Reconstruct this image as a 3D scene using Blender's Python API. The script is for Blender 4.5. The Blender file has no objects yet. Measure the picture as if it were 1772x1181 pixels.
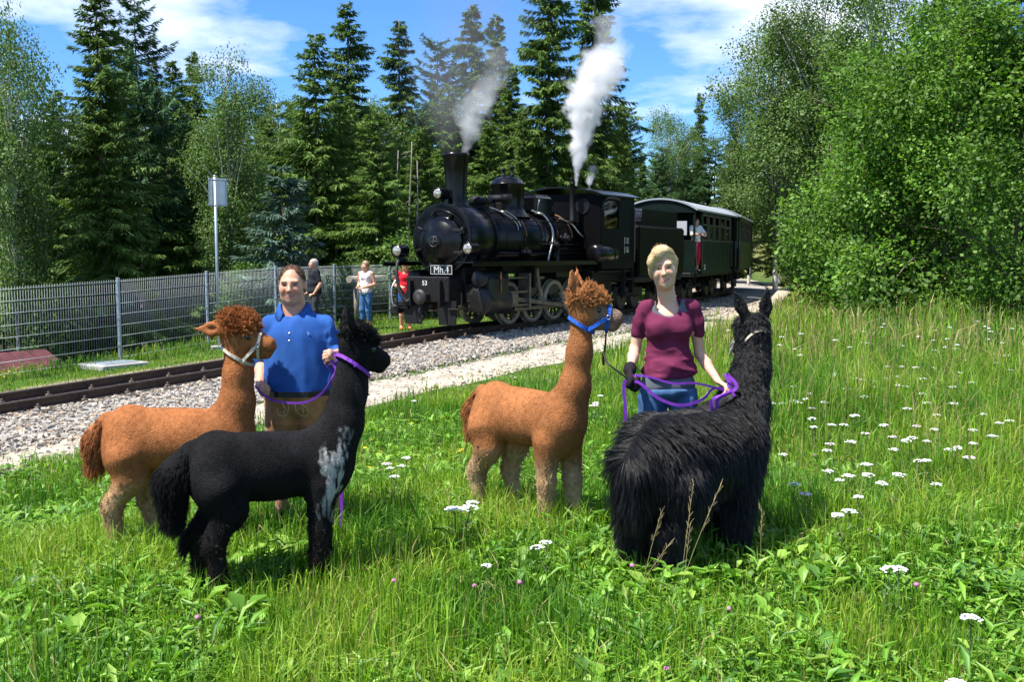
import bpy, math, itertools
import numpy as np
from mathutils import Vector, Matrix, Euler
R = math.radians
scene = bpy.context.scene
col = scene.collection
rng = np.random.default_rng(11)

# ------------------------------------------------------------------ camera
PITCH, CAMH, FPX = 4.84, 1.75, 1777.0
cam_data = bpy.data.cameras.new('camera')
cam_data.sensor_width = 36.0
cam_data.lens = 36.0 * FPX / 1772.0
cam_data.clip_start = 0.05
cam_data.clip_end = 5000.0
cam = bpy.data.objects.new('camera', cam_data)
col.objects.link(cam)
cam.location = (0, 0, CAMH)
cam.rotation_euler = (R(90 - PITCH), 0, 0)
scene.camera = cam

# ------------------------------------------------------------------ sky and sun
SUN_EL, SUN_AZ = 63.0, 240.0        # azimuth clockwise from +Y: the sun stands left of and a little behind the camera
world = bpy.data.worlds.new('World')
scene.world = world
world.use_nodes = True
wn, wl = world.node_tree.nodes, world.node_tree.links
wn.clear()
sky = wn.new('ShaderNodeTexSky')
sky.sky_type = 'NISHITA'
sky.sun_disc = False
sky.sun_elevation = R(SUN_EL)
sky.sun_rotation = R(SUN_AZ)
sky.altitude = 700
sky.air_density = 1.0
sky.dust_density = 0.25
sky.ozone_density = 2.2
hs = wn.new('ShaderNodeHueSaturation')
hs.inputs['Saturation'].default_value = 1.15
hs.inputs['Value'].default_value = 1.0
wl.new(sky.outputs[0], hs.inputs['Color'])
tc = wn.new('ShaderNodeTexCoord')
sep = wn.new('ShaderNodeSeparateXYZ')
wl.new(tc.outputs['Generated'], sep.inputs[0])
def wmath(op, a, b=None, clamp=False):
    n = wn.new('ShaderNodeMath'); n.operation = op; n.use_clamp = clamp
    for i, v in enumerate((a, b)):
        if v is None: continue
        if isinstance(v, (int, float)): n.inputs[i].default_value = v
        else: wl.new(v, n.inputs[i])
    return n.outputs[0]
zc = wmath('ADD', wmath('MAXIMUM', sep.outputs[2], 0.0), 0.16)
comb = wn.new('ShaderNodeCombineXYZ')
wl.new(wmath('DIVIDE', sep.outputs[0], zc), comb.inputs[0])
wl.new(wmath('DIVIDE', sep.outputs[1], zc), comb.inputs[1])
nz = wn.new('ShaderNodeTexNoise')
CLOUD_OFF = (1.3, 6.1, 2.0)
mp = wn.new('ShaderNodeMapping')
mp.inputs['Location'].default_value = CLOUD_OFF
wl.new(comb.outputs[0], mp.inputs['Vector'])
wl.new(mp.outputs[0], nz.inputs['Vector'])
nz.inputs['Scale'].default_value = 1.15
nz.inputs['Detail'].default_value = 7.0
nz.inputs['Roughness'].default_value = 0.55
cr = wn.new('ShaderNodeValToRGB')
cr.color_ramp.elements[0].position = 0.50
cr.color_ramp.elements[0].color = (0, 0, 0, 1)
cr.color_ramp.elements[1].position = 0.70
cr.color_ramp.elements[1].color = (1, 1, 1, 1)
wl.new(nz.outputs['Fac'], cr.inputs[0])
mixc = wn.new('ShaderNodeMix'); mixc.data_type = 'RGBA'
wl.new(cr.outputs[0], mixc.inputs[0])
tint = wn.new('ShaderNodeVectorMath'); tint.operation = 'MULTIPLY'
tint.inputs[1].default_value = (.60, .86, 1.18)
wl.new(hs.outputs[0], tint.inputs[0])
wl.new(tint.outputs[0], mixc.inputs[6])
mixc.inputs[7].default_value = (8.6, 8.8, 9.2, 1)
bg = wn.new('ShaderNodeBackground')
bg.inputs['Strength'].default_value = 0.095
wl.new(mixc.outputs[2], bg.inputs['Color'])
wo = wn.new('ShaderNodeOutputWorld')
wl.new(bg.outputs[0], wo.inputs[0])

sun_data = bpy.data.lights.new('sun', 'SUN')
sun_data.energy = 5.0
sun_data.angle = R(0.53)
sun_data.color = (1.0, 0.955, 0.88)
sun = bpy.data.objects.new('sun', sun_data)
col.objects.link(sun)
sdir = Vector((math.sin(R(SUN_AZ)) * math.cos(R(SUN_EL)), math.cos(R(SUN_AZ)) * math.cos(R(SUN_EL)), math.sin(R(SUN_EL))))
sun.rotation_euler = (-sdir).to_track_quat('-Z', 'Y').to_euler()
sun.location = (-20, -8, 40)

scene.view_settings.view_transform = 'Standard'
scene.view_settings.look = 'None'
scene.view_settings.exposure = 1.0
scene.view_settings.gamma = 1.0
scene.render.engine = 'CYCLES'
cy = scene.cycles
cy.max_bounces = 6
cy.diffuse_bounces = 3
cy.glossy_bounces = 3
cy.transmission_bounces = 4
cy.transparent_max_bounces = 8
cy.volume_bounces = 4
cy.volume_max_steps = 160
cy.caustics_reflective = False
cy.caustics_refractive = False
cy.use_denoising = True
cy.sample_clamp_indirect = 6.0

# ------------------------------------------------------------------ helpers: pixels of the photograph to rays
_cp, _sp = math.cos(R(PITCH)), math.sin(R(PITCH))
def ray(px, py):
    rx, ry = (px - 886.0) / FPX, (590.5 - py) / FPX
    return np.array([rx, _cp + ry * _sp, -_sp + ry * _cp])
def at(px, py, Y):
    d = ray(px, py)
    return Vector(d * (Y / d[1]) + np.array([0, 0, CAMH]))
def s2l(*c):
    return tuple((v / 255 / 12.92) if v / 255 <= .04045 else ((v / 255 + .055) / 1.055) ** 2.4 for v in c)

# ------------------------------------------------------------------ helpers: noise
def _hash(ix, iy, iz, seed):
    h = (ix.astype(np.int64) * 374761393 + iy.astype(np.int64) * 668265263 + iz.astype(np.int64) * 2147483647 + seed * 1274126177) & 0x7fffffff
    h = ((h ^ (h >> 13)) * 1274126177) & 0x7fffffff
    h = (h ^ (h >> 16)) & 0xffffff
    return h / float(0xffffff)
def vnoise(P, seed=0):
    P = np.asarray(P, float)
    i = np.floor(P).astype(np.int64); f = P - i
    f = f * f * (3 - 2 * f)
    r = 0
    for dx, dy, dz in itertools.product((0, 1), repeat=3):
        w = (f[..., 0] if dx else 1 - f[..., 0]) * (f[..., 1] if dy else 1 - f[..., 1]) * (f[..., 2] if dz else 1 - f[..., 2])
        r = r + w * _hash(i[..., 0] + dx, i[..., 1] + dy, i[..., 2] + dz, seed)
    return r * 2 - 1
def fbm(P, oct=3, seed=0):
    P = np.asarray(P, float); a, r = 1., 0
    for o in range(oct):
        r = r + a * vnoise(P * 2 ** o, seed + o); a *= .5
    return r
def sstep(a, b, x):
    t = np.clip((np.asarray(x, float) - a) / (b - a), 0, 1)
    return t * t * (3 - 2 * t)

# ------------------------------------------------------------------ helpers: materials
def mat(name, c, rough=.6, metal=0., spec=.4, var=0., vscale=8., bump=0., bscale=80., attr=False, transl=0., coat=0., vdet=4., sheen=0., stretch=None):
    m = bpy.data.materials.new(name); m.use_nodes = True
    N, L = m.node_tree.nodes, m.node_tree.links
    b = N['Principled BSDF']
    c = tuple(c) + (1,) if len(c) == 3 else c
    if attr:
        a = N.new('ShaderNodeAttribute'); a.attribute_name = 'Col'; src = a.outputs['Color']
    else:
        a = N.new('ShaderNodeRGB'); a.outputs[0].default_value = c; src = a.outputs[0]
    t = N.new('ShaderNodeTexCoord'); vec = t.outputs['Object']
    if stretch:
        mpn = N.new('ShaderNodeMapping'); mpn.inputs['Scale'].default_value = stretch
        L.new(vec, mpn.inputs['Vector']); vec = mpn.outputs[0]
    if var:
        n = N.new('ShaderNodeTexNoise'); n.inputs['Scale'].default_value = vscale; n.inputs['Detail'].default_value = vdet
        L.new(vec, n.inputs['Vector'])
        mr = N.new('ShaderNodeMapRange')
        mr.inputs['From Min'].default_value = .28; mr.inputs['From Max'].default_value = .72
        mr.inputs['To Min'].default_value = 1 - var; mr.inputs['To Max'].default_value = 1 + var
        L.new(n.outputs['Fac'], mr.inputs['Value'])
        v = N.new('ShaderNodeVectorMath'); v.operation = 'SCALE'
        L.new(src, v.inputs[0]); L.new(mr.outputs[0], v.inputs['Scale']); src = v.outputs[0]
    L.new(src, b.inputs['Base Color'])
    b.inputs['Roughness'].default_value = rough
    b.inputs['Metallic'].default_value = metal
    b.inputs['Specular IOR Level'].default_value = spec
    b.inputs['Coat Weight'].default_value = coat
    b.inputs['Coat Roughness'].default_value = .12
    if sheen:
        b.inputs['Sheen Weight'].default_value = sheen
    if bump:
        n2 = N.new('ShaderNodeTexNoise'); n2.inputs['Scale'].default_value = bscale; n2.inputs['Detail'].default_value = 5
        L.new(vec, n2.inputs['Vector'])
        bp = N.new('ShaderNodeBump'); bp.inputs['Strength'].default_value = min(1., bump * 4); bp.inputs['Distance'].default_value = .02 * bump
        L.new(n2.outputs['Fac'], bp.inputs['Height']); L.new(bp.outputs[0], b.inputs['Normal'])
    if transl:
        tr = N.new('ShaderNodeBsdfTranslucent'); mx = N.new('ShaderNodeMixShader'); mx.inputs[0].default_value = transl
        g = N.new('ShaderNodeVectorMath'); g.operation = 'MULTIPLY'; g.inputs[1].default_value = (1.25, 1.35, .55)
        L.new(src, g.inputs[0]); L.new(g.outputs[0], tr.inputs['Color'])
        L.new(b.outputs[0], mx.inputs[1]); L.new(tr.outputs[0], mx.inputs[2])
        L.new(mx.outputs[0], N['Material Output'].inputs['Surface'])
    return m

# ------------------------------------------------------------------ helpers: objects
def tag(o, label, cat, group=None, kind=None):
    o['label'] = label; o['category'] = cat
    if group: o['group'] = group
    if kind: o['kind'] = kind
    return o
def empty(name, loc=(0, 0, 0), rz=0., scale=None):
    o = bpy.data.objects.new(name, None); col.objects.link(o)
    o.location = loc; o.rotation_euler = (0, 0, rz)
    o.empty_display_size = .2
    if scale: o.scale = scale if hasattr(scale, '__len__') else (scale,) * 3
    return o
def link(name, me, m, parent=None):
    if m is not None: me.materials.append(m)
    o = bpy.data.objects.new(name, me); col.objects.link(o)
    if parent is not None: o.parent = parent
    return o
def fast(name, V, F, m, parent=None, smooth=False, colr=None):
    V = np.ascontiguousarray(V, np.float32); F = np.ascontiguousarray(F, np.int32)
    k = F.shape[1]; me = bpy.data.meshes.new(name)
    me.vertices.add(len(V)); me.vertices.foreach_set('co', V.ravel())
    me.loops.add(F.size); me.loops.foreach_set('vertex_index', F.ravel())
    me.polygons.add(len(F)); me.polygons.foreach_set('loop_start', np.arange(0, F.size, k, dtype=np.int32))
    me.polygons.foreach_set('use_smooth', np.full(len(F), smooth, bool))
    if colr is not None:
        c4 = np.ones((len(V), 4), np.float32); c4[:, :3] = colr
        me.attributes.new('Col', 'FLOAT_COLOR', 'POINT').data.foreach_set('color', c4.ravel())
    me.update(calc_edges=True)
    return link(name, me, m, parent)
def orth(d):
    d = Vector(d).normalized()
    u = d.cross(Vector((0, 0, 1)) if abs(d.z) < .95 else Vector((1, 0, 0))).normalized()
    return d, u, d.cross(u)
class MB:
    def __init__(s): s.v = []; s.f = []; s.sm = []
    def _add(s, vs, fs, smooth=False):
        o = len(s.v); s.v += [tuple(v) for v in vs]; s.f += [tuple(i + o for i in f) for f in fs]; s.sm += [smooth] * len(fs); return s
    def box(s, c, size, rot=None, bev=0.):
        c = Vector(c); hx, hy, hz = [v / 2 for v in size]
        M3 = rot if isinstance(rot, Matrix) else (Euler(rot).to_matrix() if rot else Matrix.Identity(3))
        if bev <= 0:
            vs = [c + M3 @ Vector((x * hx, y * hy, z * hz)) for x in (-1, 1) for y in (-1, 1) for z in (-1, 1)]
            return s._add(vs, [(0, 1, 3, 2), (4, 6, 7, 5), (0, 4, 5, 1), (2, 3, 7, 6), (0, 2, 6, 4), (1, 5, 7, 3)])
        b = min(bev, hx * .9, hy * .9, hz * .9)
        vs, ix = [], {}
        for x in (-1, 1):
            for y in (-1, 1):
                for z in (-1, 1):
                    for ax in range(3):
                        p = [x * hx, y * hy, z * hz]
                        for k in range(3):
                            if k != ax: p[k] -= (x, y, z)[k] * b
                        ix[(x, y, z, ax)] = len(vs); vs.append(c + M3 @ Vector(p))
        fs = []
        for ax in range(3):
            o1, o2 = [(1, 2), (2, 0), (0, 1)][ax]
            for sg in (-1, 1):
                q = []
                for a, b2 in ((-1, -1), (1, -1), (1, 1), (-1, 1)):
                    k = [0, 0, 0]; k[ax] = sg; k[o1] = a; k[o2] = b2; q.append(ix[(*k, ax)])
                fs.append(q if sg > 0 else q[::-1])
        for ax in range(3):
            o1, o2 = [(1, 2), (2, 0), (0, 1)][ax]
            for a in (-1, 1):
                for b2 in (-1, 1):
                    k0 = [0, 0, 0]; k0[ax] = -1; k0[o1] = a; k0[o2] = b2; k1 = list(k0); k1[ax] = 1
                    q = [ix[(*k0, o1)], ix[(*k1, o1)], ix[(*k1, o2)], ix[(*k0, o2)]]
                    fs.append(q if a * b2 < 0 else q[::-1])
        for x in (-1, 1):
            for y in (-1, 1):
                for z in (-1, 1):
                    q = [ix[(x, y, z, 0)], ix[(x, y, z, 1)], ix[(x, y, z, 2)]]
                    fs.append(q if x * y * z > 0 else q[::-1])
        return s._add(vs, fs)
    def lathe(s, prof, o=(0, 0, 0), ax=(0, 0, 1), n=20, smooth=True, cap=True):
        d, u, w = orth(ax); o = Vector(o); vs, fs = [], []
        for (r, h) in prof:
            for i in range(n):
                a = 2 * math.pi * i / n
                vs.append(o + d * h + (u * math.cos(a) + w * math.sin(a)) * r)
        for j in range(len(prof) - 1):
            for i in range(n):
                k = (i + 1) % n
                fs.append((j * n + i, j * n + k, (j + 1) * n + k, (j + 1) * n + i))
        s._add(vs, fs, smooth)
        if cap:
            b0 = len(s.v) - len(vs)
            s.f.append(tuple(b0 + i for i in range(n))[::-1]); s.sm.append(False)
            s.f.append(tuple(b0 + (len(prof) - 1) * n + i for i in range(n))); s.sm.append(False)
        return s
    def cyl(s, a, b, r, r2=None, n=14, smooth=True):
        a, b = Vector(a), Vector(b); L_ = (b - a).length
        return s.lathe([(r, 0), (r if r2 is None else r2, L_)], a, b - a, n, smooth)
    def ring(s, c, ax, R0, r, n=24, m=8):
        d, u, w = orth(ax); c = Vector(c); vs, fs = [], []
        for i in range(n):
            a = 2 * math.pi * i / n; e = u * math.cos(a) + w * math.sin(a)
            for j in range(m):
                b = 2 * math.pi * j / m
                vs.append(c + e * (R0 + r * math.cos(b)) + d * (r * math.sin(b)))
        for i in range(n):
            for j in range(m):
                i2, j2 = (i + 1) % n, (j + 1) % m
                fs.append((i * m + j, i2 * m + j, i2 * m + j2, i * m + j2))
        return s._add(vs, fs, True)
    def tube(s, pts, r, n=8, closed=False):
        pts = [Vector(p) for p in pts]; vs, fs = [], []; N = len(pts)
        rr = r if hasattr(r, '__len__') else [r] * N
        up = None
        for i, p in enumerate(pts):
            if closed: t = pts[(i + 1) % N] - pts[i - 1]
            else: t = pts[min(i + 1, N - 1)] - pts[max(i - 1, 0)]
            t.normalize()
            if up is None: _, up, _ = orth(t)
            up = (up - t * up.dot(t)).normalized(); w = t.cross(up)
            for j in range(n):
                a = 2 * math.pi * j / n
                vs.append(p + (up * math.cos(a) + w * math.sin(a)) * rr[i])
        for i in range(N if closed else N - 1):
            for j in range(n):
                i2 = (i + 1) % N; j2 = (j + 1) % n
                fs.append((i * n + j, i * n + j2, i2 * n + j2, i2 * n + j))
        s._add(vs, fs, True)
        if not closed:
            b0 = len(s.v) - len(vs)
            s.f.append(tuple(b0 + j for j in range(n))[::-1]); s.sm.append(False)
            s.f.append(tuple(b0 + (N - 1) * n + j for j in range(n))); s.sm.append(False)
        return s
    def strip(s, pts, width, side, thick=.003, closed=False):
        """flat webbing with thickness; side: vector or list of vectors across the width"""
        N = len(pts); pts = [Vector(p) for p in pts]; vs, fs = [], []
        for i, p in enumerate(pts):
            if closed: t = (pts[(i + 1) % N] - pts[i - 1]).normalized()
            else: t = (pts[min(i + 1, N - 1)] - pts[max(i - 1, 0)]).normalized()
            sd = Vector(side[i] if hasattr(side[0], '__len__') else side)
            sd = (sd - t * sd.dot(t)).normalized(); nn = t.cross(sd)
            for a, b in ((-1, -1), (1, -1), (1, 1), (-1, 1)):
                vs.append(p + sd * (a * width / 2) + nn * (b * thick / 2))
        for i in range(N if closed else N - 1):
            i2 = (i + 1) % N
            for j in range(4):
                j2 = (j + 1) % 4
                fs.append((i * 4 + j, i * 4 + j2, i2 * 4 + j2, i2 * 4 + j))
        if not closed: fs += [(3, 2, 1, 0), tuple((N - 1) * 4 + j for j in range(4))]
        return s._add(vs, fs)
    def prism(s, poly, d, o=(0, 0, 0), ux=(1, 0, 0), uy=(0, 0, 1)):
        """extrude a 2D polygon by vector d"""
        o, ux, uy, d = Vector(o), Vector(ux), Vector(uy), Vector(d); n = len(poly)
        a = [o + ux * x + uy * y for x, y in poly]
        fs = [tuple(range(n)), tuple(range(2 * n - 1, n - 1, -1))] + [(i + n, (i + 1) % n + n, (i + 1) % n, i) for i in range(n)]
        return s._add(a + [p + d for p in a], fs)
    def build(s, name, m, parent=None):
        me = bpy.data.meshes.new(name); me.from_pydata(s.v, [], s.f)
        me.polygons.foreach_set('use_smooth', s.sm); me.update()
        return link(name, me, m, parent)
def dup(root, loc=None, rz=None, scale=None, label=None):
    r = root.copy(); col.objects.link(r)
    if loc is not None: r.location = loc
    if rz is not None: r.rotation_euler = (root.rotation_euler[0], root.rotation_euler[1], rz)
    if scale is not None: r.scale = scale if hasattr(scale, '__len__') else (scale,) * 3
    if label: r['label'] = label
    for ch in list(root.children):
        c = ch.copy(); col.objects.link(c); c.parent = r
        for g in list(ch.children):
            d = g.copy(); col.objects.link(d); d.parent = c
    return r
def text(name, body, size, m, parent, loc, rot, depth=.004, align='CENTER'):
    cu = bpy.data.curves.new(name, 'FONT'); cu.body = body; cu.size = size; cu.extrude = depth
    cu.align_x = align; cu.align_y = 'CENTER'
    cu.materials.append(m)
    tmp = bpy.data.objects.new(name, cu); col.objects.link(tmp)
    me = bpy.data.meshes.new_from_object(tmp.evaluated_get(bpy.context.evaluated_depsgraph_get()))
    bpy.data.objects.remove(tmp)
    me.materials.clear()
    o = link(name, me, m, parent); o.location = loc; o.rotation_euler = rot
    return o
def spline(pts, n):
    P = np.array([tuple(p) for p in pts], float)
    out = []
    for i in range(len(P) - 1):
        p0, p1, p2, p3 = P[max(i - 1, 0)], P[i], P[i + 1], P[min(i + 2, len(P) - 1)]
        for t in np.linspace(0, 1, n, endpoint=False):
            out.append(.5 * ((2 * p1) + (-p0 + p2) * t + (2 * p0 - 5 * p1 + 4 * p2 - p3) * t * t + (-p0 + 3 * p1 - 3 * p2 + p3) * t ** 3))
    out.append(P[-1]); return [Vector(p) for p in out]

# ------------------------------------------------------------------ helpers: blended solids on a grid, meshed into one skin
class Solid:
    def __init__(s, lo, hi, res):
        s.lo = np.array(lo, float); s.res = res
        s.n = (np.ceil((np.array(hi) - s.lo) / res)).astype(int) + 1
        s.d = np.full(s.n, .5, np.float32)
    def _box(s, lo, hi, pad):
        i0 = np.clip(np.floor((np.array(lo) - pad - s.lo) / s.res).astype(int), 0, s.n)
        i1 = np.clip(np.ceil((np.array(hi) + pad - s.lo) / s.res).astype(int) + 1, 0, s.n)
        g = [(s.lo[k] + np.arange(i0[k], i1[k]) * s.res).astype(np.float32) for k in range(3)]
        return tuple(slice(i0[k], i1[k]) for k in range(3)), g[0][:, None, None], g[1][None, :, None], g[2][None, None, :]
    def _mix(s, sl, b, k, op):
        a = s.d[sl]
        if a.size == 0: return
        if op == 'u':
            h = np.maximum(k - np.abs(a - b), 0) / k; s.d[sl] = np.minimum(a, b) - h * h * k * .25
        elif op == 's':
            b = -b; h = np.maximum(k - np.abs(a - b), 0) / k; s.d[sl] = np.maximum(a, b) + h * h * k * .25
    def cone(s, a, b, ra, rb=None, k=.02, op='u', sq=None):
        rb = ra if rb is None else rb
        a, b = np.array(a, float), np.array(b, float); r = max(ra, rb)
        f = max(1., sq[1]) if sq else 1.
        sl, X, Y, Z = s._box(np.minimum(a, b) - r * f, np.maximum(a, b) + r * f, k + 2 * s.res)
        ab = b - a; L2 = max(ab @ ab, 1e-12)
        px, py, pz = X - a[0], Y - a[1], Z - a[2]
        t = np.clip((px * ab[0] + py * ab[1] + pz * ab[2]) / L2, 0, 1)
        wx, wy, wz = px - t * ab[0], py - t * ab[1], pz - t * ab[2]
        if sq:
            e = np.array(sq[0], float); e /= np.linalg.norm(e)
            q = (wx * e[0] + wy * e[1] + wz * e[2]) * (1 / sq[1] - 1)
            wx, wy, wz = wx + q * e[0], wy + q * e[1], wz + q * e[2]
        s._mix(sl, np.sqrt(wx * wx + wy * wy + wz * wz) - (ra + t * (rb - ra)), k, op)
        return s
    def ell(s, c, r, k=.02, op='u', rot=None):
        c, r = np.array(c, float), np.array(r, float)
        ext = np.full(3, r.max()) if rot is not None else r
        sl, X, Y, Z = s._box(c - ext, c + ext, k + 2 * s.res)
        x, y, z = X - c[0], Y - c[1], Z - c[2]
        if rot is not None:
            m = np.array((Euler(rot).to_matrix() if not isinstance(rot, Matrix) else rot).transposed())
            x, y, z = (m[0, 0] * x + m[0, 1] * y + m[0, 2] * z), (m[1, 0] * x + m[1, 1] * y + m[1, 2] * z), (m[2, 0] * x + m[2, 1] * y + m[2, 2] * z)
        k0 = np.sqrt((x / r[0]) ** 2 + (y / r[1]) ** 2 + (z / r[2]) ** 2)
        k1 = np.sqrt((x / r[0] ** 2) ** 2 + (y / r[1] ** 2) ** 2 + (z / r[2] ** 2) ** 2)
        s._mix(sl, k0 * (k0 - 1) / np.maximum(k1, 1e-6), k, op)
        return s
    def chain(s, pts, rs, k=.03, sq=None):
        for i in range(len(pts) - 1): s.cone(pts[i], pts[i + 1], rs[i], rs[i + 1], k, 'u', sq)
        return s
    def cut(s, p, nrm, k=.004):
        """keep the side the normal points away from"""
        g = [(s.lo[i] + np.arange(s.n[i]) * s.res).astype(np.float32) for i in range(3)]
        nrm = np.array(nrm, float); nrm /= np.linalg.norm(nrm)
        b = (g[0][:, None, None] - p[0]) * nrm[0] + (g[1][None, :, None] - p[1]) * nrm[1] + (g[2][None, None, :] - p[2]) * nrm[2]
        s._mix((slice(None),) * 3, -b, k, 's')
        return s
    def warp(s, amp, scale, seed, box=None, stretch=(1, 1, 1), fn=None):
        """ripple the surface (folds) only where it runs"""
        m = np.abs(s.d) < amp * 2.5 + s.res * 2
        i = np.argwhere(m); P = s.lo + i * s.res
        w = np.ones(len(P)) if fn is None else fn(P)
        s.d[m] += (amp * w * fbm(P * scale * np.array(stretch), 3, seed)).astype(np.float32)
        return s
    def crease(s, amp, freq, seed, stretch=(1, 1, 1), fn=None):
        """raised sharp folds"""
        m = np.abs(s.d) < amp * 2.5 + s.res * 2
        P = s.lo + np.argwhere(m) * s.res; w = np.ones(len(P)) if fn is None else fn(P)
        Q = P * freq * np.array(stretch); Q = Q + .5 * np.stack([vnoise(Q * .7 + 5, seed + 1), vnoise(Q * .7 + 9, seed + 2), vnoise(Q * .7, seed + 3)], -1)
        s.d[m] -= (amp * w * np.clip(1 - 2.4 * np.abs(vnoise(Q, seed)), 0, 1) ** 1.5).astype(np.float32)
        return s
    def val(s, P):
        q = (np.asarray(P, float) - s.lo) / s.res
        q = np.clip(q, 0, s.n - 1.001); i = q.astype(int); f = q - i; r = 0
        for o in itertools.product((0, 1), repeat=3):
            w = np.prod([f[..., k] if o[k] else 1 - f[..., k] for k in range(3)], axis=0)
            r = r + w * s.d[i[..., 0] + o[0], i[..., 1] + o[1], i[..., 2] + o[2]]
        return r
    def hug(s, c, ax, n=40, off=.004, up=None, r0=0.005, rmax=.35):
        """closed loop lying on the surface round an axis"""
        d, u, w = orth(ax); out, nor = [], []
        for i in range(n):
            a = 2 * math.pi * i / n; e = np.array(u * math.cos(a) + w * math.sin(a))
            rr = np.arange(r0, rmax, .003); vals = s.val(np.array(c)[None] + rr[:, None] * e[None])
            k = np.argmax(vals > 0) if (vals > 0).any() else len(rr) - 1
            out.append(Vector(np.array(c) + e * (rr[k] + off))); nor.append(Vector(e))
        return out
    def surf(s, smooth=2):
        d = s.d; neg = d < 0; n = d.shape
        cs = list(itertools.product((0, 1), repeat=3))
        cnt = np.zeros([v - 1 for v in n], np.int8)
        for o in cs: cnt += neg[o[0]:n[0] - 1 + o[0], o[1]:n[1] - 1 + o[1], o[2]:n[2] - 1 + o[2]]
        act = (cnt > 0) & (cnt < 8)
        ai = np.argwhere(act); idx = np.full(act.shape, -1, np.int32); idx[act] = np.arange(len(ai))
        cv = {o: d[ai[:, 0] + o[0], ai[:, 1] + o[1], ai[:, 2] + o[2]] for o in cs}
        acc = np.zeros((len(ai), 3)); c = np.zeros(len(ai))
        for o in cs:
            for k in range(3):
                if o[k]: continue
                o2 = list(o); o2[k] = 1; a, b = cv[o], cv[tuple(o2)]
                m = (a < 0) != (b < 0); t = np.where(m, a / np.where(m, a - b, 1), 0)
                p = np.tile(np.array(o, float), (len(ai), 1)); p[:, k] += t
                acc += p * m[:, None]; c += m
        V = s.lo + (ai + acc / c[:, None]) * s.res
        Fs = []
        for k in range(3):
            u, w = (k + 1) % 3, (k + 2) % 3
            sl0 = [slice(1, -1)] * 3; sl1 = [slice(1, -1)] * 3; sl0[k] = slice(0, -1); sl1[k] = slice(1, None)
            a, b = neg[tuple(sl0)], neg[tuple(sl1)]
            e = np.argwhere(a != b); off = np.array([1, 1, 1]); off[k] = 0; e2 = e + off
            fl = a[e[:, 0], e[:, 1], e[:, 2]]
            def cell(du, dw):
                q = e2.copy(); q[:, u] += du; q[:, w] += dw
                return idx[q[:, 0], q[:, 1], q[:, 2]]
            q = np.stack([cell(-1, -1), cell(0, -1), cell(0, 0), cell(-1, 0)], 1)
            q[~fl] = q[~fl][:, ::-1]
            Fs.append(q)
        F = np.concatenate(Fs); F = F[(F >= 0).all(1)]
        for _ in range(smooth):
            S = np.zeros_like(V); C = np.zeros(len(V))
            for j in range(4):
                a, b = F[:, j], F[:, (j + 1) % 4]
                np.add.at(S, a, V[b]); np.add.at(C, a, 1)
            V = V * .45 + .55 * S / np.maximum(C, 1)[:, None]
        s.V, s.F = V, F
        return V, F
    def build(s, name, m, parent=None, colf=None, smooth=2):
        V, F = s.surf(smooth)
        return fast(name, V, F, m, parent, True, colf(V) if colf else None)
def sample(V, F, n, rg):
    a, b, c, d = (V[F[:, i]] for i in range(4))
    nr = np.cross(c - a, d - b); ar = np.linalg.norm(nr, axis=1) + 1e-12
    i = rg.choice(len(F), n, p=ar / ar.sum()); u, v = rg.random((2, n, 1))
    P = (a[i] * (1 - u) + b[i] * u) * (1 - v) + (d[i] * (1 - u) + c[i] * u) * v
    return P, (nr[i] / ar[i][:, None])
def strands(name, pts, rad, colr, m, parent):
    """pts (n,k,3): one hair-curves object"""
    n, k = pts.shape[:2]
    cu = bpy.data.hair_curves.new(name)
    cu.add_curves([k] * n)
    cu.attributes['position'].data.foreach_set('vector', np.ascontiguousarray(pts, np.float32).ravel())
    ra = cu.attributes.get('radius') or cu.attributes.new('radius', 'FLOAT', 'POINT')
    taper = np.linspace(1, .25, k)[None] * np.broadcast_to(np.asarray(rad), (n,))[:, None]
    ra.data.foreach_set('value', np.ascontiguousarray(taper, np.float32).ravel())
    c4 = np.ones((n, k, 4), np.float32); c4[:, :, :3] = colr[:, None, :]
    cu.attributes.new('Col', 'FLOAT_COLOR', 'POINT').data.foreach_set('color', c4.ravel())
    cu.materials.append(m)
    o = bpy.data.objects.new(name, cu); col.objects.link(o)
    if parent is not None: o.parent = parent
    return o
# ================================================================== the lie of the land: one curving track on a shallow grade
_ts = np.arange(-40, 140, .25)
def _head(t): return R(33.0) - np.clip((np.asarray(t) - .6) / 76.0, 0, R(30))
_hd = _head(_ts); _k0 = int(np.argmin(np.abs(_ts)))
_tx = np.cumsum(np.sin(_hd)) * .25; _ty = np.cumsum(np.cos(_hd)) * .25
_tx += -1.15 - _tx[_k0]; _ty += 21.1 - _ty[_k0]
def rail_z(t): return np.where(np.asarray(t) < 0, .25 + np.maximum(np.asarray(t), -14) * .033, .25 + np.minimum(np.asarray(t), 60) * .005)
def TR(t, s=0., z=0.):
    """point at distance t along the track, s to the camera's side, z above rail top"""
    x, y, h = np.interp(t, _ts, _tx), np.interp(t, _ts, _ty), _head(t)
    return np.array([x + s * np.cos(h), y - s * np.sin(h), rail_z(t) + z])
def ts_of(x, y):
    x, y = np.atleast_1d(np.asarray(x, float)), np.atleast_1d(np.asarray(y, float))
    T, S = np.empty(x.shape), np.empty(x.shape)
    step = _ts[::2]; px, py, ph = _tx[::2], _ty[::2], _hd[::2]
    for i in range(0, len(x), 20000):
        d2 = (x[i:i + 20000, None] - px) ** 2 + (y[i:i + 20000, None] - py) ** 2
        j = d2.argmin(1); dx, dy = x[i:i + 20000] - px[j], y[i:i + 20000] - py[j]
        T[i:i + 20000] = step[j] + dx * np.sin(ph[j]) + dy * np.cos(ph[j])
        S[i:i + 20000] = dx * np.cos(ph[j]) - dy * np.sin(ph[j])
    return T, S
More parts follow.
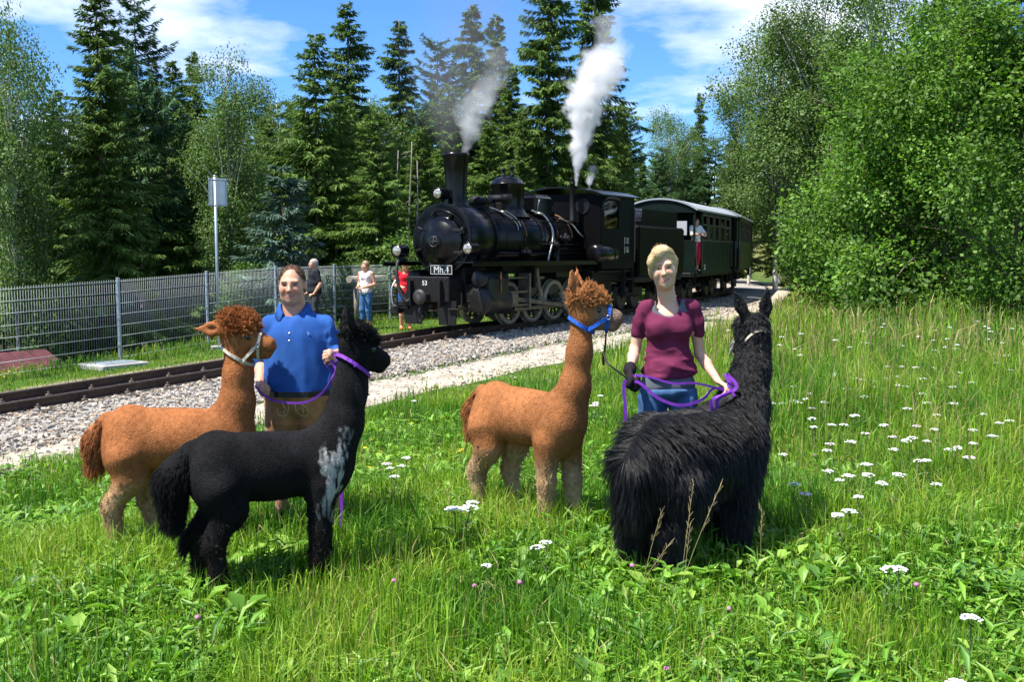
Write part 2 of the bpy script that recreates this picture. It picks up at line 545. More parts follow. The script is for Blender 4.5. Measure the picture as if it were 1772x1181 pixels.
def fence_off(t): return 3.85 + 1.6 * sstep(-7, 3, t)
def gz(x, y):
    x = np.atleast_1d(np.asarray(x, float)); y = np.atleast_1d(np.asarray(y, float))
    t, s = ts_of(x, y)
    zr = rail_z(t)
    zp = zr - .23 - .04 * sstep(2, 3.6, s)                                  # track bed and path
    mead = .62 * sstep(9, 25, y) * sstep(0, 7, x) + .025 * vnoise(np.stack([x * .7, y * .7, x * 0], -1), 3)
    near = zp * (1 - sstep(3.5, 8.5, s)) + mead * sstep(3.5, 8.5, s)
    near = near + 3.4 * sstep(3.6, 10, s) * sstep(17, 30, t)                 # the cutting on the right
    fo = fence_off(t)
    far = zp + (-.10) * sstep(1.5, 3.4, -s) - 1.5 * sstep(fo + .35, fo + 6, -s) + 7. * sstep(30, 90, -s) * 1.
    return np.where(s > 0, near, far)
def G(x, y): return float(gz(x, y)[0])
def on_ground(px, py):
    """point where the ray of a photograph pixel meets the ground"""
    d = ray(px, py); a = np.linspace(2.5, 120, 4000)
    P = a[:, None] * d[None] + np.array([0, 0, CAMH])
    z = gz(P[:, 0], P[:, 1]); k = np.argmax(P[:, 2] < z)
    return Vector((P[k, 0], P[k, 1], z[k]))

# ------------------------------------------------------------------ ground sheet to the horizon
def axis(lo, hi, core0, core1, fine, growth=1.12):
    v = list(np.arange(core0, core1 + 1e-6, fine)); d = fine
    while v[-1] < hi: d *= growth; v.append(v[-1] + d)
    d = fine; lowv = [core0]
    while lowv[-1] > lo: d *= growth; lowv.append(lowv[-1] - d)
    return np.array(lowv[:0:-1] + v)
gx, gy = axis(-900, 900, -14, 16, .3), axis(-300, 1600, 0, 42, .3)
GX, GY = np.meshgrid(gx, gy, indexing='ij')
fx, fy = GX.ravel(), GY.ravel()
GZ = gz(fx, fy)
T_, S_ = ts_of(fx, fy)
nx_, ny_ = len(gx), len(gy)
ii = np.arange(nx_ * ny_).reshape(nx_, ny_)
gF = np.stack([ii[:-1, :-1], ii[1:, :-1], ii[1:, 1:], ii[:-1, 1:]], -1).reshape(-1, 4)
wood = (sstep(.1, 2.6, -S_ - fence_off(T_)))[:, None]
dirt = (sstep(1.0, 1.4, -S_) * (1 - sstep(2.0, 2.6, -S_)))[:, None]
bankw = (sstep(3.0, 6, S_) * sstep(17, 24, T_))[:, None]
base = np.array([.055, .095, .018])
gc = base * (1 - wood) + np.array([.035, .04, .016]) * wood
gc = gc * (1 - dirt) + np.array([.20, .165, .115]) * dirt
gc = gc * (1 - bankw * .6) + np.array([.17, .16, .06]) * bankw * .6
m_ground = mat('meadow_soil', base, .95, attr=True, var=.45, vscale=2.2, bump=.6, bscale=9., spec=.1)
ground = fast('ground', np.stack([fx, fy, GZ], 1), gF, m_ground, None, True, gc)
ground['kind'] = 'structure'

# ------------------------------------------------------------------ gravel path and ballast bed as ribbons along the track
def ribbon(name, s_vals, z_off, t0, t1, m, jitter=.0, seed=0, wide=lambda t: 1.):
    ts = np.arange(t0, t1, .3); n = len(s_vals); V = []
    for t in ts:
        for j, s in enumerate(s_vals):
            ed = j in (0, n - 1)
            p = TR(t, s * (wide(t) if j else 1) + (jitter * fbm(np.array([[t * .9, j * 9.1, seed * 1.]]), 3, seed)[0] if ed else 0))
            g = p.copy(); V.append((g[0], g[1], 0))
    V = np.array(V); V[:, 2] = gz(V[:, 0], V[:, 1])
    T2, S2 = ts_of(V[:, 0], V[:, 1])
    V[:, 2] += z_off(S2)
    i = np.arange(len(ts) * n).reshape(len(ts), n)
    V[i[:, 0], 2] -= .05; V[i[:, -1], 2] -= .05                      # the edges dip under the ground
    F = np.stack([i[:-1, :-1], i[1:, :-1], i[1:, 1:], i[:-1, 1:]], -1).reshape(-1, 4)
    o = fast(name, V, F[:, ::-1], m, None, True); o['kind'] = 'structure'; return o
m_path = mat('pale_gravel', (.41, .355, .275), .95, var=.38, vscale=3.5, bump=.9, bscale=45., spec=.15, vdet=9)
ribbon('gravel_path', [2.2, 2.6, 3.0, 3.4, 3.95], lambda s: .012 + .012 * (1 - sstep(3.2, 3.9, s)), -16, 60, m_path, .22, 5, lambda t: .80 + .2 * sstep(-12, -5, t) - .22 * sstep(6, 14, t))
m_dirt = mat('track_side_dirt', (.30, .25, .18), .95, var=.35, vscale=6., bump=.4, bscale=50., spec=.1, vdet=7)
ribbon('track_side_strip', [-2.05, -1.6, -1.2, -.7], lambda s: .02 + 0 * s, -18, 40, m_dirt, .25, 9)
m_bal = mat('ballast_fines', (.30, .28, .25), .95, var=.4, vscale=30., bump=.8, bscale=40., spec=.15, vdet=8)
BAL = lambda s: .03 + .06 * sstep(1.9, .8, np.abs(s)) * 1.0
def bal_off(s): return .03 + .055 * (1 - sstep(.7, 2.0, np.abs(s)))
ribbon('ballast_bed', [-1.15, -.8, -.4, 0, .4, .8, 1.2, 1.7, 2.35], bal_off, -18, 70, m_bal, .12, 2)

# loose ballast stones: real, uncountable
def stones(name, n, t0, t1, s0, s1, size, seed, tone):
    rg = np.random.default_rng(seed)
    t = t0 + (t1 - t0) * rg.random(n) ** 1.3; s = s0 + (s1 - s0) * rg.random(n); s = np.where(rg.random(n) < .10, s + .45 * np.abs(rg.normal(0, 1, n)) * (s > s1 - .7), s)
    ok = (np.abs(np.abs(s) - .38) > .075); t, s = t[ok], s[ok]; n = len(t)
    x, y = np.interp(t, _ts, _tx), np.interp(t, _ts, _ty); h = _head(t)
    x, y = x + s * np.cos(h), y - s * np.sin(h)
    z = gz(x, y) + (bal_off(s) if s1 < 2.6 else .02) + size * .12
    sz = size * (.55 + .9 * rg.random(n) ** 2)
    cube = np.array(list(itertools.product((-1, 1), repeat=3)), float) * .5
    P = cube[None] * (.6 + .5 * rg.random((n, 1, 3))) + .22 * (rg.random((n, 8, 3)) - .5)
    a = rg.random(n) * 6.28; b = rg.normal(0, .45, n)
    ca, sa, cb, sb = np.cos(a), np.sin(a), np.cos(b), np.sin(b)
    X = P[..., 0] * cb[:, None] + P[..., 2] * sb[:, None]; Z = -P[..., 0] * sb[:, None] + P[..., 2] * cb[:, None]
    P = np.stack([X * ca[:, None] - P[..., 1] * sa[:, None], X * sa[:, None] + P[..., 1] * ca[:, None], Z * .8], -1) * sz[:, None, None]
    V = (P + np.stack([x, y, z], -1)[:, None]).reshape(-1, 3)
    q = np.array([(0, 1, 3, 2), (4, 6, 7, 5), (0, 4, 5, 1), (2, 3, 7, 6), (1, 5, 7, 3)])       # the face it rests on is never seen
    F = (np.arange(n)[:, None, None] * 8 + q[None]).reshape(-1, 4)
    c = np.array(tone)[rg.integers(0, len(tone), n)] * (.75 + .5 * rg.random((n, 1)))
    o = fast(name, V, F, m_stone, None, False, np.repeat(c, 8, 0)); o['kind'] = 'stuff'
    return o
m_stone = mat('ballast_stone', (.4, .38, .35), .85, attr=True, spec=.25, var=.2, vscale=60.)
tones = [(.37, .33, .27), (.27, .25, .22), (.45, .40, .32), (.34, .26, .18), (.20, .18, .155)]
tag(stones('ballast_stones', 31000, -15, 18, -1.05, 2.3, .045, 4, tones), 'grey and tan broken ballast stones along the track', 'ballast', kind='stuff')
tag(stones('path_grit', 8000, -15, 16, 1.9, 3.7, .028, 6, tones[:3]), 'pale loose grit scattered over the gravel path', 'gravel', kind='stuff')

# ------------------------------------------------------------------ the railway track: rails, sleepers, bolts
m_rail = mat('rusty_rail', (.065, .042, .03), .6, metal=.35, var=.35, vscale=20., bump=.1, bscale=120.)
m_railtop = mat('worn_rail_head', (.20, .17, .15), .35, metal=.8, var=.2, vscale=15)
m_sleeper = mat('oiled_sleeper', (.045, .034, .026), .85, var=.4, vscale=12., bump=.3, bscale=50., stretch=(8, 1, 1))
m_bolt = mat('rail_fixing', (.16, .12, .09), .7, metal=.3, var=.3, vscale=30)
track = empty('railway_track', TR(0)); track['kind'] = 'structure'
inv = np.array(track.location)
prof = [(-.05, -.125), (.05, -.125), (.05, -.112), (.012, -.098), (.012, -.04), (.03, -.03), (.03, -.004), (.024, 0), (-.024, 0), (-.03, -.004), (-.03, -.03), (-.012, -.04), (-.012, -.098), (-.05, -.112)]
for sd in (-.40, .40):
    ts = np.arange(-18, 70, .5); V = []
    for t in ts:
        for a, b in prof: V.append(TR(t, sd + a, b) - inv)
    n = len(prof); i = np.arange(len(ts) * n).reshape(len(ts), n); j = np.roll(i, -1, 1)
    F = np.stack([i[:-1], j[:-1], j[1:], i[1:]], -1).reshape(-1, 4)
    o = fast('rail', np.array(V), F, m_rail, track)
    V = [TR(t, sd + a, .0015) - inv for t in ts for a in (-.022, .022)]
    i = np.arange(len(ts) * 2).reshape(-1, 2)
    fast('running_surface', np.array(V), np.stack([i[:-1, 0], i[:-1, 1], i[1:, 1], i[1:, 0]], -1)[:, ::-1], m_railtop, o)
mb = MB(); mb.box((0, 0, 0), (1.5, .22, .12), bev=.01); slp = mb.build('sleeper', m_sleeper, track); sme = slp.data
mb = MB()
for q in (-.08, .08):
    mb.box((q, 0, 0), (.05, .07, .03), bev=.006); mb.lathe([(.018, 0), (.018, .03), (.012, .036)], (q, 0, .012), n=6, smooth=False)
bme = mb.build('rail_clip', m_bolt, track); bmesh_ = bme.data
first = True
for t in np.arange(-17.5, 22, .66):
    p = TR(t, 0, -.185) - inv
    o = slp if first else slp.copy()
    if not first: col.objects.link(o)
    o.location = p; o.rotation_euler = (0, 0, -_head(t) + rng.normal(0, .01))
    for sd in (-.40, .40):
        c = bme if (first and sd < 0) else bme.copy()
        if not (first and sd < 0): col.objects.link(c)
        c.location = TR(t, sd, -.108) - inv; c.rotation_euler = (0, 0, -_head(t))
    first = False

# ------------------------------------------------------------------ wire mesh fence
m_galv = mat('galvanised_steel', (.36, .42, .46), .45, metal=.6, var=.12, vscale=10.)
m_wire = mat('grey_green_wire', (.40, .45, .46), .5, metal=.3)
fence = empty('mesh_fence', TR(-4, -3.8))
tag(fence, 'grey steel wire mesh fence with square posts beyond the track', 'fence')
finv = np.array(fence.location)
def fence_pt(t):
    p = TR(t, -float(fence_off(t))); p[2] = G(p[0], p[1]) + .02; return p
posts = list(np.arange(-12.6, 22, 2.5))
FH = 1.50
pm = cm = None
for k, t in enumerate(posts):
    p = fence_pt(t)
    mb = MB(); mb.box((0, 0, FH / 2 - .1), (.06, .045, FH + .26), bev=.006); mb.box((0, 0, FH + .035), (.066, .05, .02), bev=.004)
    if pm is None: o = mb.build('post', m_galv, fence); pm = o.data
    else: o = link('post', pm, None, fence)
    o.location = p - finv; o.rotation_euler = (0, 0, -_head(t))
    if k < len(posts) - 1:
        q = fence_pt(posts[k + 1]); d = q - p; L = np.linalg.norm(d[:2]); mb = MB()
        for j, zz in enumerate(np.linspace(.06, FH - .03, 8)):
            for off in (-.009, .009):
                mb.cyl(Vector(p - finv) + Vector((0, off, zz)), Vector(q - finv) + Vector((0, off, zz)), .0038, n=4)
        for v in np.linspace(.02, .98, 48):
            b = p + d * v - finv
            mb.cyl(b + np.array([0, 0, .03]), b + np.array([0, 0, FH + .01]), .0024, n=3)
        mb.build('mesh_panel', m_wire, fence)
        for zz in (.3, .8, 1.25):
            if cm is None: o = MB().box((0, 0, 0), (.075, .02, .05), bev=.004).build('clamp', m_galv, fence); cm = o.data
            else: o = link('clamp', cm, None, fence)
            o.location = Vector(p - finv) + Vector((0, -.035, zz)); o.rotation_euler = (0, 0, -_head(t))

# ------------------------------------------------------------------ sign seen from behind, manhole slab, log, sheds
b = on_ground(379, 604)
sg = empty('trackside_sign', b)
tag(sg, 'plain grey sheet sign seen from behind on a tall steel pole', 'sign')
H_ = at(368, 309, b.y).z - b.z
mb = MB(); mb.cyl((0, 0, -.1), (0, 0, H_ + .05), .03, n=14); mb.lathe([(.034, H_ + .05), (.034, H_ + .07), (.0, H_ + .075)], n=14); mb.build('pole', m_galv, sg)
ang = R(38)
m_alu = mat('bare_aluminium', (.55, .57, .6), .45, metal=.7, var=.1, vscale=6)
ax_ = Vector((math.cos(ang), math.sin(ang), 0)); ny = Vector((math.sin(ang), -math.cos(ang), 0))
mb = MB(); mb.box((ax_.x * .07 - ny.x * .05, ax_.y * .07 - ny.y * .05, H_ - .27), (.36, .006, .56), rot=(0, 0, ang)); mb.build('sheet', m_alu, sg)
mb = MB()
for zz in (H_ - .02, H_ - .53):
    mb.box((ax_.x * .07 - ny.x * .036, ax_.y * .07 - ny.y * .036, zz), (.40, .02, .035), rot=(0, 0, ang), bev=.004)
    mb.ring((0, 0, zz), (0, 0, 1), .034, .008, 16, 6)
for q in (-.11, .25): mb.box((ax_.x * q - ny.x * .036, ax_.y * q - ny.y * .036, H_ - .27), (.018, .02, .56), rot=(0, 0, ang))
mb.build('rear_frame', m_galv, sg)
m_conc = mat('pale_concrete', (.36, .345, .31), .9, var=.2, vscale=15, bump=.2, bscale=80)
mb = MB(); mb.box((0, 0, .01), (.3, .26, .1), rot=(0, 0, .4), bev=.01); mb.build('footing', m_conc, sg)
b = on_ground(197, 636)
sl = empty('manhole_cover', b, R(-34)); tag(sl, 'flat square concrete slab with steel lid beside the track', 'manhole')
mb = MB(); mb.box((0, 0, .03), (.75, .95, .1), bev=.015); mb.build('frame', m_conc, sl)
mb = MB(); mb.box((0, 0, .085), (.52, .68, .02), bev=.005); mb.build('lid', m_galv, sl)
m_log = mat('weathered_log', (.30, .26, .21), .85, var=.3, vscale=10, bump=.4, bscale=30, stretch=(1, 6, 6))
p0_, p1_ = at(604, 484, 27.5), at(700, 480, 29.5)
lg = MB().cyl((0, 0, 0), p1_ - p0_, .10, .085, n=12).build('barrier_log', m_log); lg.location = p0_
tag(lg, 'weathered horizontal log rail behind the mesh fence', 'log')
for q, f in enumerate((.12, .85)):
    pp = p0_.lerp(p1_, f); hgt = pp.z - G(pp.x, pp.y)
    MB().cyl((0, 0, -.05), (0, 0, -hgt - .2), .07, n=10).build('prop', m_log, lg).location = pp - p0_
m_red = mat('red_brown_metal_roof', (.10, .03, .035), .7, var=.35, vscale=5., spec=.3)
m_shedwall = mat('dark_shed_boards', (.07, .05, .035), .8, var=.3, vscale=8)
def shed(px, py, Y, L, w, rz, label):
    c = at(px, py, Y); r = empty('low_shed', c, rz); tag(r, label, 'shed', 'red roofed sheds below the fence')
    g = G(c.x, c.y) - c.z - .5
    mb = MB()
    for sx in (-1, 1): mb.box((sx * (L / 2 - .2), 0, g / 2 - .12), (.12, w - .3, -g))
    for sy in (-1, 1): mb.box((0, sy * (w / 2 - .2), g / 2 - .3), (L - .5, .12, -g - .35))
    mb.build('wall', m_shedwall, r)
    for sy in (-1, 1):
        n = int(L / .45)
        for k in range(n):
            mb = MB(); mb.box((-L / 2 + (k + .5) * L / n, sy * w / 4, -.14 + .003 * (k % 2)), (L / n - .02, w / 2 * 1.06, .03), rot=(-sy * .38, 0, 0))
            mb.build('roof_sheet', m_red, r)
shed(-22, 618, 23., 2.8, 2.0, R(56), 'low shed with red sheet roof at the left edge beyond the fence')
shed(676, 468, 34., 2.0, 1.8, R(56), 'red roofed shed behind the fence near the locomotive')
m_white = mat('white_enamel', (.8, .8, .78), .4)
b = on_ground(1345, 500)
mk = empty('marker_post', b); tag(mk, 'small white marker plate on a stake beside the far bush', 'marker')
MB().box((0, 0, .2), (.05, .05, .6)).build('stake', m_shedwall, mk)
MB().box((0, -.03, .42), (.24, .01, .34), bev=.004).build('plate', m_white, mk)
# ================================================================== the steam train
m_black = mat('black_locomotive_paint', (.0045, .0045, .005), .24, spec=.28, var=.25, vscale=3., bump=.015, bscale=14., coat=0.)
m_blackf = mat('flat_black_panels', (.0045, .0045, .005), .4, spec=.07, var=.3, vscale=3., bump=.02, bscale=10.)
m_endshade = mat('shade_darkened_green_end', (.006, .013, .010), .5, spec=.1, var=.2, vscale=3.)  # coach ends: green darkened, the shade they lie in put into the colour
m_blackm = mat('sooty_black_iron', (.009, .0085, .0085), .62, spec=.25, var=.35, vscale=6., bump=.05, bscale=60.)
m_iron = mat('oiled_grey_iron', (.045, .042, .038), .5, metal=.4, var=.35, vscale=8.)
m_steel = mat('bare_steel', (.16, .145, .12), .45, metal=.6, var=.35, vscale=10.)
m_clad = mat('cylinder_cladding', (.022, .022, .021), .4, metal=.4, var=.3, vscale=4.)
m_brass = mat('copper_band', (.25, .12, .06), .4, metal=.8, var=.3, vscale=20)
m_pipe = mat('bright_pipe', (.45, .43, .40), .35, metal=.8, var=.2, vscale=10)
m_hose = mat('rubber_hose', (.02, .02, .02), .55)
m_plate = mat('black_number_plate', (.012, .012, .013), .35)
m_let = mat('white_lettering', (.75, .74, .70), .6)
m_rustwhite = mat('grimy_wheel_rim', (.33, .29, .22), .6, metal=.2, var=.3, vscale=10.)
def glass(name, tint=(.85, .9, .88), rough=.03):
    m = bpy.data.materials.new(name); m.use_nodes = True
    N, L = m.node_tree.nodes, m.node_tree.links; b = N['Principled BSDF']
    b.inputs['Base Color'].default_value = tuple(tint) + (1,); b.inputs['Roughness'].default_value = rough
    b.inputs['Transmission Weight'].default_value = 1.; b.inputs['IOR'].default_value = 1.3
    return m
def pane(name):
    m = bpy.data.materials.new(name); m.use_nodes = True
    N, L = m.node_tree.nodes, m.node_tree.links; N.remove(N['Principled BSDF'])
    t = N.new('ShaderNodeBsdfTransparent'); t.inputs[0].default_value = (.8, .85, .83, 1)
    g = N.new('ShaderNodeBsdfGlossy'); g.inputs['Roughness'].default_value = .03
    f = N.new('ShaderNodeFresnel'); f.inputs[0].default_value = 1.5
    x = N.new('ShaderNodeMixShader'); L.new(f.outputs[0], x.inputs[0]); L.new(t.outputs[0], x.inputs[1]); L.new(g.outputs[0], x.inputs[2])
    L.new(x.outputs[0], N['Material Output'].inputs['Surface']); return m
m_pane = pane('window_glass')
m_refl = mat('lamp_reflector', (.9, .86, .75), .12, metal=1.)
m_lens = mat('headlamp_lens', (.46, .42, .33), .12, metal=.55, spec=.8, var=.55, vscale=16., coat=.8, bump=.2, bscale=25.)

def place_on_track(root, t):
    p = TR(t); root.location = p
    root.rotation_euler = (0, 0, math.atan2(-math.cos(_head(t)), -math.sin(_head(t))))
loco = empty('steam_locomotive'); place_on_track(loco, 1.6)
tag(loco, 'black narrow gauge steam locomotive standing on the track, plate reading Mh.4', 'locomotive')
X0 = 1.6                              # the chimney stands this far ahead of the root
def P(name, mb, m, parent=loco): return mb.build(name, m, parent)
def LX(u): return X0 - u              # u: metres behind the chimney
BZ, BR, SR = 1.80, .62, .70
# frame, buffer beam, plough plates
mb = MB()
for sy in (-.36, .36): mb.box((LX(2.6), sy, .72), (7.4, .03, .50))
for u in (-.6, .7, 1.8, 2.8, 3.8, 5.0): mb.box((LX(u), 0, .75), (.05, .69, .40))
P('frame', mb, m_blackm)
mb = MB(); mb.box((LX(-.97), 0, .80), (.05, 1.04, .50), bev=.012)
P('buffer_beam', mb, m_blackm)
bb = loco.children[-1]
for k, (yy, zz) in enumerate(itertools.product(np.linspace(-.46, .46, 8), (.60, 1.0))):
    if k == 0: rv = MB().lathe([(.016, 0), (.012, .012), (.0, .016)], ax=(1, 0, 0), n=7).build('rivet', m_blackm, bb); rvd = rv.data
    else: rv = link('rivet', rvd, None, bb)
    rv.location = (LX(-.997), yy, zz)
text('beam_number', '53', .13, m_let, bb, (LX(-.999), -.06, .92), (R(90), 0, R(90)), .002)
mb = MB(); mb.prism([(.10, .92), (.95, .98), (.95, 1.01), (.52, 1.06), (.10, 1.06)], (0, 1.0, 0), (X0, -.50, 0), (-1, 0, 0), (0, 0, 1))
P('front_apron', mb, mat('worn_grey_plate', (.055, .057, .06), .4, metal=.3, var=.3, vscale=6), loco)
for sy in (-.42, .42):
    mb = MB(); mb.prism([(-.24, .58), (.24, .58), (.22, .10), (-.18, .10)], (.03, 0, 0), (LX(-.91), sy, 0), (0, 1, 0), (0, 0, 1)); P('rail_guard', mb, m_blackm)
mb = MB(); mb.lathe([(.07, 0), (.07, .18), (.10, .22), (.145, .23), (.15, .25), (.145, .28), (.08, .295), (.0, .297)], (LX(-.99), 0, .66), (1, 0, 0), 22)
mb.ring((LX(-1.25), 0, .66), (1, 0, 0), .12, .02); P('centre_buffer', mb, m_iron)
mb = MB(); mb.box((LX(-1.09), 0, .42), (.2, .06, .14), bev=.01); mb.ring((LX(-1.20), 0, .36), (0, 1, 0), .07, .018); mb.ring((LX(-1.22), .0, .24), (1, 0, 0), .06, .018); P('coupling', mb, m_blackm)
hs_ = spline([(LX(-.75), -.70, 1.36), (LX(-.93), -.74, 1.40), (LX(-1.05), -.72, 1.15), (LX(-1.07), -.64, .80), (LX(-1.03), -.50, .56), (LX(-.99), -.40, .62)], 7)
P('brake_hose', MB().tube(hs_, .036, 9), m_hose)
hs_ = spline([(LX(-.99), -.78, .98), (LX(-1.11), -.80, .80), (LX(-1.11), -.78, .52), (LX(-1.05), -.74, .46)], 7)
P('steam_hose', MB().tube(hs_, .02, 7), m_pipe)
P('hose_bracket', MB().box((LX(-.95), -.66, .5), (.12, .36, .1), bev=.01).box((LX(-.95), -.80, .38), (.22, .2, .16), bev=.02), m_blackm)
for yy in (-.62, .62):
    mb = MB(); mb.box((LX(-.85), yy, .42), (.30, .26, .03), bev=.006)
    for q in (-.11, .11): mb.box((LX(-.85) , yy + q, .58), (.04, .02, .32))
    P('front_step', mb, m_blackm)
# smokebox, door
mb = MB(); mb.lathe([(SR - .03, 0), (SR, .03), (SR, 1.05), (SR - .03, 1.07)], (LX(.55), 0, BZ), (1, 0, 0), 48); P('smokebox', mb, m_black)
mb = MB(); mb.lathe([(SR + .018, 0), (SR + .018, .05)], (LX(-.47), 0, BZ), (1, 0, 0), 48); mb.lathe([(SR + .014, 0), (SR + .014, .05)], (LX(.50), 0, BZ), (1, 0, 0), 48); P('smokebox_ring', mb, m_black)
mb = MB(); mb.box((LX(.12), 0, 1.05), (.85, .8, .5), bev=.05); P('saddle', mb, m_blackm)
door = P('smokebox_door', MB().lathe([(.52, 0), (.52, .035), (.49, .05), (.44, .055), (.40, .08), (.33, .125), (.22, .165), (.11, .185), (.0, .19)], (LX(-.52), 0, BZ - .06), (1, 0, 0), 44), m_black)
fx_ = LX(-.52)
P('door_handwheel', MB().ring((fx_ + .26, 0, BZ - .06), (1, 0, 0), .10, .013, 24, 7).cyl((fx_ + .17, 0, BZ - .06), (fx_ + .28, 0, BZ - .06), .03)
  .cyl((fx_ + .26, -.1, BZ - .06), (fx_ + .26, .1, BZ - .06), .01, n=6).cyl((fx_ + .26, 0, BZ - .16), (fx_ + .26, 0, BZ + .04), .01, n=6), m_iron, door)
for a in np.linspace(0, 2 * math.pi, 9)[:-1] + .3:
    c = Vector((fx_ + .03, .56 * math.cos(a), BZ - .06 + .56 * math.sin(a)))
    P('door_clamp', MB().box(c, (.07, .05, .13), rot=(a - math.pi / 2, 0, 0), bev=.01).cyl(c, c + Vector((.07, 0, 0)), .018, n=8), m_blackm, door)
for zz in (BZ + .16, BZ - .28): P('door_hinge', MB().box((fx_ + .06, .30, zz), (.03, .50, .06), bev=.008).cyl((fx_ + .05, .55, zz - .06), (fx_ + .05, .55, zz + .06), .028), m_blackm, door)
P('handrail', MB().tube(spline([(fx_ + .05, -.5, BZ + .34), (fx_ + .09, -.3, BZ + .50), (fx_ + .09, 0, BZ + .57), (fx_ + .09, .3, BZ + .50), (fx_ + .05, .5, BZ + .34)], 6), .012, 7), m_black, door)
m_plet = mat('dull_plate_lettering', (.62, .62, .59), .6)
npl = P('number_plate', MB().box((fx_ + .06, .05, 1.18), (.03, .54, .19), bev=.008), m_plate)
text('plate_number', 'Mh.4', .19, m_plet, npl, (fx_ + .077, .05, 1.175), (R(90), 0, R(90)), .002)
P('plate_border', MB().box((fx_ + .075, .05, 1.265), (.006, .52, .009)).box((fx_ + .075, .05, 1.095), (.006, .52, .009)).box((fx_ + .075, -.21, 1.18), (.006, .009, .18)).box((fx_ + .075, .31, 1.18), (.006, .009, .18)), m_plet, npl)
# lamps
def lamp(x, y, z, r, base):
    l = MB().lathe([(.0, -.02), (r * .8, .0), (r, .03), (r, .27), (r * 1.06, .28), (r * 1.06, .31), (r * .94, .315)], (x, y, z), (1, 0, 0), 26, cap=False).build('headlamp', m_black, loco)
    MB().lathe([(r * .93, .285), (r * .86, .30), (r * .55, .318), (.0, .325)], (x, y, z), (1, 0, 0), 26, cap=False).build('lens', m_lens, l)
    mb = MB(); mb.cyl((x + .12, y, z - r), (x + .12, y, base), .022, n=8); mb.cyl((x + .12, y, base + .03), (x + .12, y, base), .05, n=10)
    for q in (-.05, .05): mb.cyl((x + .12, y + q, z - r * .9), (x + .12, y + q * 1.8, base), .010, n=6)
    mb.build('bracket', m_blackm, l)
lamp(LX(-.28), -.05, 2.70, .115, 2.44)
lamp(LX(-.70), -.76, 1.56, .125, 1.34)
lamp(LX(-.58), .88, 1.60, .12, 1.34)
# chimney, dome, boxes
P('chimney', MB().lathe([(.30, 2.36), (.30, 2.44), (.265, 2.50), (.225, 2.60), (.215, 2.75), (.235, 3.1), (.262, 3.46), (.275, 3.48), (.275, 3.53), (.245, 3.53), (.235, 3.4), (.19, 2.7)], (LX(0), 0, 0), n=36, cap=False), m_black)
P('dome', MB().lathe([(.52, 2.30), (.46, 2.36), (.395, 2.44), (.37, 2.52), (.365, 2.99), (.375, 3.0), (.375, 3.03), (.355, 3.04), (.32, 3.11), (.22, 3.17), (.08, 3.195), (.0, 3.2)], (LX(1.95), 0, 0), n=40, cap=False), m_black)
dm = loco.children[-1]
for yy, hh in ((-.10, .12), (.12, .16)):
    P('safety_valve', MB().lathe([(.05, 3.14), (.05, 3.24), (.035, 3.25), (.035, 3.2 + hh), (.055, 3.21 + hh), (.03, 3.26 + hh), (.0, 3.27 + hh)], (LX(1.95), yy, 0), n=14), m_blackm, dm)
P('sand_box', MB().box((LX(2.95), 0, 2.56), (.75, .70, .48), bev=.05).box((LX(2.95), 0, 2.81), (.6, .56, .04), bev=.01), m_black)
P('generator', MB().lathe([(.0, 0), (.10, .01), (.12, .05), (.12, .25), (.08, .28), (.08, .48), (.0, .5)], (LX(.72), -.12, 2.60), (0, 1, 0), 16).box((LX(.72), .12, 2.46), (.2, .3, .1), bev=.01), m_blackm)
P('feed_pump', MB().lathe([(.0, 0), (.09, .01), (.09, .3), (.06, .33), (.10, .36), (.10, .55), (.0, .56)], (LX(1.18), .02, 2.66), (0, 1, 0), 16).box((LX(1.18), .3, 2.50), (.18, .2, .16), bev=.01).cyl((LX(.8), .2, 2.64), (LX(1.2), .2, 2.64), .03), m_blackm)
# boiler and its bands
P('boiler', MB().lathe([(BR, 0), (BR, 3.75)], (LX(4.30), 0, BZ), (1, 0, 0), 56), m_black)
for u in (1.0, 1.72, 2.42, 3.1, 3.75):
    P('boiler_band', MB().lathe([(BR + .008, 0), (BR + .008, .045)], (LX(u), 0, BZ), (1, 0, 0), 56), m_black)
for u in (1.72, 2.42, 3.1, 3.75):
    pts = [(LX(u) - .03, (BR + .012) * math.sin(a), BZ + (BR + .012) * math.cos(a)) for a in np.linspace(.1, 1.5, 14)]
    P('copper_pipe', MB().tube(pts, .007, 6), m_brass)
P('boiler_handrail', MB().tube([(LX(.5), .60, BZ + .42), (LX(4.2), .60, BZ + .42)], .014, 7), m_black)
for pts, r, mm in (([(.75, .1, 2.5), (.95, .32, 2.44), (1.25, .5, 2.28), (1.42, .58, 2.12), (1.40, .62, 2.0)], .013, m_pipe), ([(1.15, .2, 2.5), (1.3, .38, 2.4), (1.5, .52, 2.24), (1.55, .60, 2.08)], .013, m_pipe),
                   ([(2.55, .25, 2.46), (2.75, .45, 2.36), (2.85, .62, 2.05), (2.75, .68, 1.75), (2.55, .72, 1.50), (2.5, .72, 1.35)], .026, m_pipe),
                   ([(2.75, .2, 2.46), (2.92, .42, 2.38), (3.0, .62, 2.1), (2.9, .68, 1.8), (2.8, .70, 1.4)], .022, m_black),
                   ([(3.55, .4, 2.32), (3.9, .52, 2.2), (4.0, .66, 2.0), (4.15, .70, 1.9)], .02, m_pipe), ([(2.2, .66, 1.72), (3.2, .68, 1.70), (4.2, .70, 1.74)], .018, m_black), ([(.6, .62, 1.52), (2.2, .66, 1.50), (4.2, .70, 1.52)], .018, m_black)):
    P('pipe', MB().tube(spline([(LX(u), y, z) for u, y, z in pts], 6), r, 7), mm)
P('pipe_lever', MB().cyl((LX(2.62), .34, 2.40), (LX(2.55), .46, 2.70), .014, n=6).cyl((LX(2.62), .3, 2.42), (LX(2.62), .5, 2.38), .03, n=8), m_pipe)
